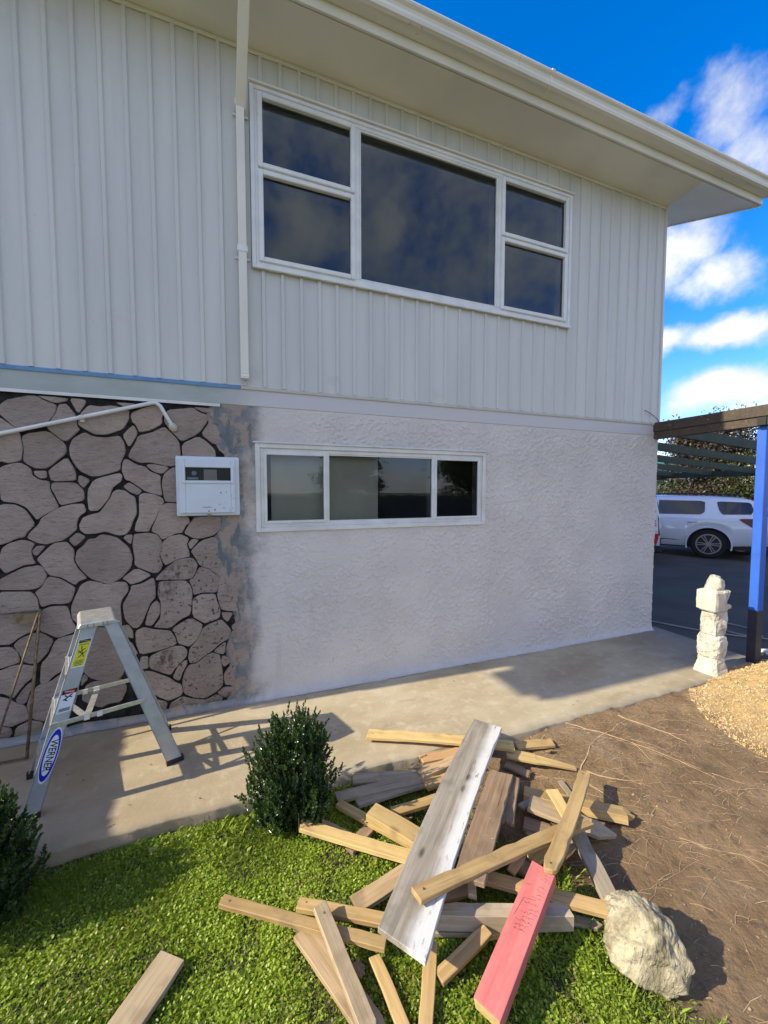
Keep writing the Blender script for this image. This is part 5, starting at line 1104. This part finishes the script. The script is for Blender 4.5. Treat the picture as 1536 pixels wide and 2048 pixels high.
for x, y, an, L, rad in ((1.86, -1.42, .55, .42, .0042), (2.25, -1.20, -1.2, .55, .003), (2.2, -1.25, .1, .8, .0028), (1.85, -1.42, -1.6, .25, .004), (1.9, -1.43, -1.2, .3, .004), (1.65, -1.18, .35, .6, .004), (2.55, -1.12, -.9, .4, .0045), (2.25, -1.2, 2.6, .3, .004)): root(x, y, an, L, rad)
for _ in range(95):
    y = rnd.uniform(-2.5, -1.12); x = rnd.uniform(1.5, 3.6); root(x, y, rnd.choice((-.35, -.15, -.9, .3, 2.8, -.5))+rnd.uniform(-.4, .4), rnd.uniform(.15, .7), rnd.uniform(.0006, .0016), 1)
for _ in range(420):
    x, y = rnd.uniform(1.2, 3.5), rnd.uniform(-2.5, -1.1)
    if x < border(np.array([y]))[0]+.02: continue
    a = rnd.uniform(-.9, .5); L = rnd.uniform(.02, .11); z0_, z1_ = (gh(np.array([q]), np.array([v]))[0]+.002 for q, v in ((x, y), (x+L*math.cos(a), y+L*math.sin(a))))
    rt.tube([(x, y, z0_), (x+L*.5*math.cos(a+.1), y+L*.5*math.sin(a+.1), (z0_+z1_)/2+.002), (x+L*math.cos(a), y+L*math.sin(a), z1_)], rnd.uniform(.0006, .0012), 3, False)
ro = rt.ob('roots', M_root); prop(ro, 'thin pale roots spread over the bare brown earth', 'roots', kind='stuff')
def dead_leaf(x, y, s, rz, label, zoff=.03, grp='dead leaves on the grass'):
    n_ = 12; vs = [(0, 0, .004)]; 
    for i in range(n_):
        a = 2*math.pi*i/n_; rr = (1 if i % 2 else .72)*(1+.3*math.cos(a)); vs.append((s*rr*math.cos(a), s*.7*rr*math.sin(a), rnd.uniform(0, .25)*s))
    m_ = MB(); m_.add(vs, [(0, 1+i, 1+(i+1) % n_) for i in range(n_)]); m_.bar((s*1.2, 0, .002), (s*1.9, .1*s, .004), .002, .002)
    o = m_.ob('dead_leaf', M_dleaf); o.location = (x, y, gh(np.array([x]), np.array([y]))[0]+zoff); o.rotation_euler = (rnd.uniform(-.3, .3), rnd.uniform(-.3, .3), rz); prop(o, label, 'leaf', grp)
dead_leaf(.36, -1.875, .030, 1.9, 'curled brown leaf on the grass left of the pale batten near the bottom edge')
dead_leaf(.545, -1.505, .020, .4, 'small brown leaf on the grass near the decayed brown board')
dead_leaf(1.80, -1.23, .030, -.4, 'pale torn leaf on bare soil by the tapered sliver', .012)
dead_leaf(.72, -1.60, .018, 2.2, 'tiny brown leaf tucked below the decayed brown board', .03)
lg = MB()
for _ in range(40):
    x, y = rnd.uniform(-1.3, 2.6), rnd.uniform(-.93, -.1); z = .006; s = rnd.uniform(.002, .007); lg.tube([(x, y, z), (x+s*rnd.uniform(1, 2.5), y+s*rnd.uniform(-1, 1), z+.001)], [s*.5, s*.25], 5)
prop(lg.ob('path_litter', M_dleaf), 'specks of leaf litter on the concrete path', 'litter', kind='stuff')

# ------------------------------------------------------------------ carport
cp = thing('carport', 'open carport frame with a blue post and dark green rafters beside the house', 'carport', (4.48, -.96, -.03))
m_ = MB(); m_.box(4.46, 4.55, -1.00, -.93, .50, 2.20); post = m_.ob('post', M_blue, cp, bevel=.004)
m_ = MB(); m_.box(4.4585, 4.5515, -1.0015, -.9285, -.06, .505); m_.ob('post_foot', M_navy, post, bevel=.004)  # lower post in a darker navy than the shaft above
m_ = MB(); m_.box(4.40, 4.45, -2.6, .6, 2.285, 2.385); m_.ob('beam', M_beamd, cp, bevel=.003)
m_ = MB(); m_.box(4.415, 4.50, -2.6, .6, 2.205, 2.284); m_.ob('steel_channel', M_beamd, cp, bevel=.003)
m_ = MB(); m_.box(4.398, 4.4145, -1.02, -.955, 2.208, 2.278); m_.ob('channel_end', M_blackpl, cp)
for y in (-1.6, -.75, .05, .85, 1.65, 2.45, 3.25):
    m_ = MB(); m_.prism([(4.51, y-.022, 2.285), (4.51, y+.022, 2.285), (4.51, y+.022, 2.40), (4.51, y-.022, 2.40)], Vector((5.4, 0, -.32))); m_.ob('rafter', M_pergreen, cp)
m_ = MB(); m_.prism([(4.56, 3.5, 2.20), (4.56, 3.56, 2.20), (4.56, 3.56, 2.34), (4.56, 3.5, 2.34)], Vector((5.4, 0, -.32))); m_.ob('far_beam', M_pergreen, cp)
m_ = MB(); m_.box(9.86, 9.93, -2.6, 3.6, 1.93, 2.06); m_.ob('outer_beam', M_pergreen, cp)
for y in (-2.4,): m_ = MB(); m_.box(9.85, 9.95, y-.05, y+.05, -.2, 1.93); m_.ob('outer_post', M_navy, cp)
hz = -.004
m_ = MB(); pts = [(4.60, .30), (4.78, .16), (4.98, -.20), (5.18, -.44), (5.36, -.58), (5.52, -.55), (5.66, -.35), (5.62, -.15), (5.45, -.10), (5.30, -.28), (5.34, -.52), (5.6, -.78), (6.1, -.85), (6.8, -.6)]
sm = []
for i in range(len(pts)-1):
    p0, p1, p2, p3 = [Vector(pts[min(max(j, 0), len(pts)-1)]) for j in (i-1, i, i+1, i+2)]
    for k in range(6):
        t = k/6; sm.append(.5*((2*p1)+(p2-p0)*t+(2*p0-5*p1+4*p2-p3)*t*t+(3*p1-p0-3*p2+p3)*t**3))
m_.tube([(q.x, q.y, dz(q.x)+.014) for q in sm], .009, 7); hs2 = m_.ob('hose', M_hose, None, smooth=True); prop(hs2, 'thin grey garden hose looping over the shaded driveway', 'hose')
m_ = MB(); m_.tube([(4.86, -.86, .02), (4.98, -.93, .025)], .018, 8); m_.tube([(4.86, -.90, -.0), (4.90, -.96, .05)], .012, 6); pipe = m_.ob('pipe_offcut', M_white); prop(pipe, 'short white pipe offcut on the ground behind the blue post', 'pipe')

# ------------------------------------------------------------------ vehicles
def car_shell(name, mat, parent, xs, prof, arches, wid):
    """prof(x) -> sill z, belt z, roof z, half width belt, half width roof"""
    rows = []
    for x in xs:
        zs, zb, zr, wb, wr = prof(x)
        for ax, ar in arches:
            if abs(x-ax) < ar: zs = max(zs, math.sqrt(ar*ar-(x-ax)**2)+.37)
        zm = zs+(zb-zs)*.55
        half = [(wb*.93, zs), (wb*.985, zs+(zb-zs)*.12), (wb*1.0, zm), (wb*.975, zb-.03), (wb*.955, zb), (wr+.035, zr-.10), (wr, zr-.045), (wr*.80, zr-.008), (0, zr)]
        rows.append([(x, y, z) for y, z in half]+[(x, -y, z) for y, z in half[-2::-1]])
    n = len(rows[0]); vs = [v for r_ in rows for v in r_]; fs = []
    for i in range(len(rows)-1):
        for j in range(n-1): fs.append((i*n+j, i*n+j+1, (i+1)*n+j+1, (i+1)*n+j))
    fs.append(tuple(range(n))); fs.append(tuple((len(rows)-1)*n+j for j in range(n))[::-1])
    m_ = MB(); m_.add(vs, fs); return m_.ob(name, mat, parent, smooth=True)
def side_panel(name, mat, parent, prof, pts, s_, off=.006, seg=None):
    """a panel lying on the car's side: polygon in (x, z), sampled so that it follows the curved surface"""
    x0, x1 = min(p[0] for p in pts), max(p[0] for p in pts); nx = max(2, int((x1-x0)/.05)+2); vs, fs = [], []; K = 5
    for i in range(nx):
        x = x0+(x1-x0)*(i/(nx-1)*.998+.001); zz = []
        for (xa, za), (xb_, zb_) in zip(pts, pts[1:]+pts[:1]):
            if (xa-x)*(xb_-x) < 0: zz.append(za+(zb_-za)*(x-xa)/(xb_-xa))
        if not zz: continue
        zs, zb, zr, wb, wr = prof(x); za, zc = min(zz), max(zz)
        line = [(wb*.93, zs), (wb*.985, zs+(zb-zs)*.12), (wb, zs+(zb-zs)*.55), (wb*.975, zb-.03), (wb*.955, zb), (wr+.035, zr-.10), (wr, zr-.045)]
        for k in range(K):
            z = za+(zc-za)*k/(K-1); vs.append((x, s_*(float(np.interp(z, [q[1] for q in line], [q[0] for q in line]))+off), z))
    n = len(vs)//K
    for i in range(n-1):
        for k in range(K-1): fs.append((i*K+k, i*K+k+1, (i+1)*K+k+1, (i+1)*K+k))
    m_ = MB(); m_.add(vs, fs); return m_.ob(name, mat, parent, smooth=True)
def local_thing(name, label, cat, loc, rz, group=None):
    t = thing(name, label, cat, loc, rz, group); return t
def setlocal(o, p): o.parent = p; o.matrix_parent_inverse = Matrix.Identity(4); return o
def wheel(parent, x, y, rad=.385, spokes=6, wd=.24):
    s_ = 1 if y > 0 else -1
    m_ = MB(); m_.tube([(x, y-s_*wd, rad), (x, y-s_*wd*.96, rad), (x, y-s_*.03, rad), (x, y, rad)], [rad*.93, rad, rad, rad*.92], 28); w_ = setlocal(m_.ob('wheel', M_tyre), parent)
    m_ = MB()
    def ring(r0, r1, y0):
        n = 36; vs = []; 
        for k in range(n):
            a = 2*math.pi*k/n
            for r_ in (r0, r1): vs.append((x+r_*math.cos(a), y0, rad+r_*math.sin(a)))
        m_.add(vs, [(2*k, 2*k+1, 2*((k+1) % n)+1, 2*((k+1) % n)) for k in range(n)])
    ring(rad*.62, rad*.70, y+s_*.004); 
    for k in range(spokes):
        for d in (-.13, .13):
            a = 2*math.pi*k/spokes; m_.bar((x+.05*math.cos(a+d*2), y+s_*.006, rad+.05*math.sin(a+d*2)), (x+rad*.66*math.cos(a+d), y+s_*.006, rad+rad*.66*math.sin(a+d)), .022, .012, (0, 1, 0))
    m_.tube([(x, y, rad), (x, y+s_*.014, rad)], .055, 14); setlocal(m_.ob('rim', M_rim), w_)
    m_ = MB(); m_.tube([(x, y+s_*.001, rad), (x, y+s_*.003, rad)], rad*.62, 24); setlocal(m_.ob('hub_recess', M_blackpl), w_)
lerp = lambda x, pts: float(np.interp(x, [p[0] for p in pts], [p[1] for p in pts]))
def suv_prof(x):
    zr = lerp(x, [(-1.06, 1.08), (-1.0, 1.25), (-.86, 1.56), (-.6, 1.63), (0, 1.67), (1.1, 1.69), (1.7, 1.66), (2.1, 1.56), (2.85, 1.12), (3.1, 1.07), (3.75, .98), (3.95, .80)])
    zb = min(1.10+lerp(x, [(-1, .03), (.6, .0), (2, -.02)]), zr-.03)
    if x > 2.85: zb = zr-.06
    zs = lerp(x, [(-1.06, .55), (-.95, .40), (-.5, .36), (.6, .30), (2.6, .30), (3.7, .36), (3.95, .5)])
    wb = lerp(x, [(-1.06, .80), (-.9, .90), (-.3, .96), (2.5, .96), (3.5, .90), (3.95, .72)]); wr = lerp(x, [(-1.06, .62), (-.8, .66), (1.5, .70), (2.2, .66), (2.85, .78), (3.95, .62)])
    return zs, zb, zr, wb, wr
def build_suv(loc, rz, label):
    t = thing('parked_car', label, 'car', loc, rz, 'white cars parked beside the house')
    xs = sorted(set([round(-1.06+.035*i, 3) for i in range(144)]))
    body = setlocal(car_shell('body', M_carw, None, xs, suv_prof, [(0, .455), (2.86, .455)], .96), t)
    for s_ in (1, -1):
        setlocal(side_panel('window', M_cglass, None, suv_prof, [(.18, 1.17), (.10, 1.24), (.10, 1.50), (.2, 1.535), (1.12, 1.545), (1.12, 1.16)], s_), t)
        setlocal(side_panel('window', M_cglass, None, suv_prof, [(1.20, 1.155), (1.20, 1.545), (1.75, 1.52), (2.05, 1.45), (2.55, 1.16), (2.5, 1.13)], s_), t)
        setlocal(side_panel('window', M_cglass, None, suv_prof, [(-.82, 1.20), (-.86, 1.30), (-.80, 1.50), (-.2, 1.525), (-.14, 1.50), (-.20, 1.25), (-.26, 1.18)], s_), t)
        for pts in ([(.16, .86), (.13, 1.0), (.13, 1.10), (.137, 1.10), (.137, 1.0), (.167, .86)], [(1.155, .34), (1.155, 1.12), (1.163, 1.12), (1.163, .34)], [(2.3, .34), (2.3, 1.08), (2.308, 1.08), (2.308, .34)]): setlocal(side_panel('door_seam', M_blackpl, None, suv_prof, pts, s_, .003), t)
        for x in (.24, 1.24):
            m_ = MB(); m_.bar((x, s_*.965, .965), (x+.22, s_*.967, .965), .03, .022); setlocal(m_.ob('door_handle', M_chrome, None, bevel=.006), t)
        setlocal(side_panel('sill_trim', M_chrome, None, suv_prof, [(.55, .44), (.75, .47), (2.2, .47), (2.2, .455), (.75, .45)], s_, .006), t)
        m_ = MB()
        for ax in (0, 2.86):
            pr = []
            for k in range(25):
                a = math.pi*(-.08+1.16*k/24)
                pr.append((ax+.47*math.cos(a), .37+.47*math.sin(a)))
            for (xa, za), (xb_, zb_) in zip(pr, pr[1:]): m_.bar((xa, s_*.955, za), (xb_, s_*.955, zb_), .035, .045, (0, 1, 0))
        setlocal(m_.ob('wheel_arch', M_carw, None), t)
        setlocal(side_panel('tail_light', M_lamp, None, suv_prof, [(-1.03, .84), (-.86, .85), (-.66, 1.0), (-.58, 1.07), (-.66, 1.09), (-1.04, 1.09)], s_, .012), t)
        m_ = MB(); m_.tube([(-.7, s_*.60, 1.655), (-.5, s_*.62, 1.70), (.6, s_*.64, 1.735), (1.4, s_*.62, 1.71), (1.6, s_*.6, 1.665)], .018, 6); setlocal(m_.ob('roof_rail', M_blackpl, None, smooth=True), t)
        for x in (0, 2.86): wheel(t, x, s_*.95)
    m_ = MB(); m_.box(-1.0, 3.7, -.80, .80, .26, .75); setlocal(m_.ob('underbody', M_blackpl), t)
    m_ = MB(); m_.add([(-1.035, -.62, 1.14), (-1.035, .62, 1.14), (-.872, .56, 1.52), (-.872, -.56, 1.52)], [(0, 1, 2, 3)]); setlocal(m_.ob('rear_window', M_cglass), t)
    return t
hd = Vector((-.487, .873, 0)); rz = math.atan2(hd.y, hd.x)
lat = Vector((-.873, -.487, 0))
c0 = Vector((11.67, 3.45, 0))-lat*.95
suv = build_suv((c0.x, c0.y, dz(11.6)), rz, 'white sport utility car seen from its side behind the blue post')
def copy_tree(o, parent=None):
    c = o.copy(); col.objects.link(c)
    if parent: c.parent = parent
    for ch in o.children: copy_tree(ch, c)
    return c
s2 = copy_tree(suv); s2.location = c0+Vector((3.2, -2.3, 0))+Vector((0, 0, dz(14))); s2['label'] = 'white car at the right picture edge, mostly hidden by the blue post'
def van_prof(x):
    zr = lerp(x, [(0, 1.0), (.03, 1.25), (.10, 1.62), (.20, 1.80), (.42, 1.90), (4.2, 1.92), (4.6, 1.6), (5.1, 1.0), (5.2, .8)])
    return .34, min(1.08, zr-.06), zr, lerp(x, [(0, .88), (.12, .93), (4.8, .93), (5.2, .8)]), lerp(x, [(0, .80), (.3, .82), (4.4, .78), (5.2, .7)])
vh = Vector((-.555, .832, 0)); vl = Vector((-.832, -.555, 0)); vc = Vector((9.22, 3.08, 0))-vl*.93
van = thing('parked_van', 'white van with a red lower stripe showing past the house corner', 'van', (vc.x, vc.y, dz(9.5)), math.atan2(vh.y, vh.x))
setlocal(car_shell('body', M_carw, None, [0, .03, .06, .10, .15, .2, .3, .42]+[round(.5+.04*i, 2) for i in range(118)], van_prof, [(1.1, .40), (3.9, .40)], .93), van)
for s_ in (1, -1):
    setlocal(side_panel('red_stripe', M_red, None, van_prof, [(.03, .52), (.02, .74), (4.9, .74), (4.9, .40), (.10, .40)], s_, .008), van)
    setlocal(side_panel('window', M_cglass, None, van_prof, [(.12, 1.20), (.09, 1.25), (.20, 1.60), (1.5, 1.62), (1.5, 1.20)], s_, .01), van)
    setlocal(side_panel('tail_light', M_lamp, None, van_prof, [(.0, .70), (.035, .70), (.05, 1.18), (.03, 1.18)], s_, .012), van)
    m_ = MB(); m_.box(-.03, .25, s_*.86, s_*.955, .30, .46); setlocal(m_.ob('bumper', M_blackpl, None, bevel=.02), van)
    for x in (1.1, 3.9): wheel(van, x, s_*.92, .34)
me = text_mesh('NE', .19, bold=.004); me.transform(Matrix(((-1, 0, 0, .20), (0, 0, 1, .951), (0, 1, 0, .98), (0, 0, 0, 1)))); setlocal(link('lettering', me, M_red), van)
m_ = MB(); m_.box(.1, 5, -.8, .8, .25, .6); setlocal(m_.ob('underbody', M_blackpl), van)

# ------------------------------------------------------------------ trees
def tree(name, label, loc, h, rad, mat, seed, nclu=70, leaf=.11, per=200, zlo=.22, group='trees beyond the driveway'):
    r_ = np.random.default_rng(seed); t = thing(name, label, 'tree', loc, 0, group); loc = np.array(loc)
    tb = MB(); tip = loc+np.array([r_.uniform(-.2, .2), r_.uniform(-.2, .2), h*.72])
    tb.tube([loc-[0, 0, .3], loc+[0.05, 0, h*.25], tip], [.05*h*.55, .04*h*.5, .012*h], 9)
    Cs = []
    for k in range(nclu):
        a = r_.uniform(0, 6.28); zz = r_.uniform(zlo, 1.)**.9; rr = rad*math.sqrt(max(.03, 1-((zz-.52)/.54)**2))*r_.uniform(.35, 1.05)
        Cs.append(loc+[rr*math.cos(a), rr*math.sin(a), h*zz])
    for c in Cs[::2]:
        b0 = loc+np.array([0, 0, h*r_.uniform(.2, .6)]); md = (b0+c)/2+[0, 0, .06*h]; tb.tube([b0, md, c], [.018*h*.6, .010*h*.6, .003*h*.6], 5)
    tb.ob('trunk', M_twig, t)
    P, T, N, S = [], [], [], []
    for c in Cs:
        m_ = int(per*r_.uniform(.5, 1.4)); q = r_.normal(0, 1, (m_, 3))*np.array([.17, .17, .12])*rad*r_.uniform(.7, 1.25); P.append(c+q)
        d = r_.normal(0, 1, (m_, 3)); d[:, 2] -= .35; T.append(d); N.append(r_.normal(0, .7, (m_, 3))+[0, 0, 1]); S.append(np.clip(r_.normal(.45, .25, m_)+r_.uniform(-.2, .2), 0, .9))
    P = np.concatenate(P); n = len(P)
    leaf_cloud('crown', P, unit(np.concatenate(T)), unit(np.concatenate(N)), r_.uniform(.7, 1.3, n)*leaf, r_.uniform(.7, 1.2, n)*leaf*.6, np.concatenate(S), mat, t, .2, .15)
tree('copper_tree', 'copper leaved tree rising above the carport beam, behind the white cars', (17.2, 6.5, -.2), 4.62, 1.5, M_copper, 3, 85, .12, 230)
tree('green_tree', 'olive green bushy tree just right of the copper leaved tree', (17.6, 4.3, -.2), 3.55, 1.9, M_olive, 8, 85, .10, 220, .08)
tree('low_tree', 'low olive shrub under the copper leaved tree, next to the white gable', (16.6, 8.3, -.2), 2.45, 1.5, M_olive, 15, 45, .10, 150, .1)
tree('garden_tree', 'leafy tree at the right edge beyond the blue post', (19.0, .8, -.2), 3.7, 2.0, M_copper, 23, 60, .12, 150)
# far house
fh = thing('far_house', 'distant white gabled house with a green iron roof seen under the carport', 'house', (27, 17, -.3))
m_ = MB(); m_.box(24, 32, 14, 22, -.3, 2.1); m_.ob('wall', M_carw, fh)
m_ = MB()
m_.prism([(23.6, 13.6, 2.1), (32.4, 13.6, 2.1), (28, 13.6, 3.6)], Vector((0, .1, 0))); m_.ob('gable', M_carw, fh)
m_ = MB()
m_.prism([(23.3, 13.4, 2.0), (28, 13.4, 3.75), (28, 22.4, 3.75), (23.3, 22.4, 2.0)], Vector((0, 0, .08))); m_.prism([(28, 13.4, 3.75), (32.7, 13.4, 2.0), (32.7, 22.4, 2.0), (28, 22.4, 3.75)], Vector((0, 0, .08))); rf = m_.ob('roof', M_greenroof, fh)
m_ = MB(); m_.bar((23.3, 13.38, 2.0), (28, 13.38, 3.75), .1, .18); m_.bar((28, 13.38, 3.75), (32.7, 13.38, 2.0), .1, .18); m_.ob('barge_board', M_white, rf)
m_ = MB(); m_.box(25.2, 26.4, 13.96, 14.0, .7, 1.8); m_.ob('window', M_cglass, fh)

# ------------------------------------------------------------------ what stands behind the viewer (seen in the window glass) and an unseen screen added to shade the left
fn = thing('paling_fence', 'weathered timber paling fence behind the viewer, mirrored in the low window', 'fence', (0, -11, -.1))
pal = MB(); pal.box(-.07, .07, 0, .02, -.1, 1.55); pme = pal.mesh('paling'); pme.materials.append(WOOD['fence'])
for k in range(100):
    o = bpy.data.objects.new('paling', pme); col.objects.link(o); o.parent = fn; o.location = (-5+k*.148, rnd.uniform(-.004, .004), rnd.uniform(-.03, .03))
m_ = MB(); m_.box(-5.2, 9.9, -10.975, -10.93, 1.25, 1.34); m_.box(-5.2, 9.9, -10.975, -10.93, .3, .39); m_.ob('fence_rail', WOOD['fence'], fn)
tree('dark_tree', 'dark leafy tree beyond the paling fence, mirrored in the low window', (9, -30, -.1), 5.6, 2.6, M_olive, 41, 60, .22, 260, .2, 'trees behind the viewer')
tree('dark_tree', 'larger dark tree beyond the fence end, mirrored in the low window', (24, -34, -.1), 6.2, 3.2, M_olive, 43, 60, .26, 260, .2, 'trees behind the viewer')
tree('dark_shrub', 'dark round shrub in front of the paling fence, mirrored in the low window', (3.4, -9.6, -.1), 1.45, 1.3, M_box, 45, 60, .10, 260, .05, 'trees behind the viewer')
scn = thing('timber_screen', 'unseen timber screen added left of the house front to shade the ladder foot', 'screen', (-3.4, -.4, -.1))
for k in range(13):
    y = .5-k*.128; m_ = MB(); m_.box(-3.59, -3.57, y-.128, y, -.1, 1.86+.014*k); m_.ob('paling', WOOD['fence'], scn)
m_ = MB(); m_.box(-3.63, -3.59, -1.15, .48, 1.5, 1.59); m_.box(-3.63, -3.59, -1.15, .48, .25, .34); m_.ob('screen_rail', WOOD['fence'], scn)
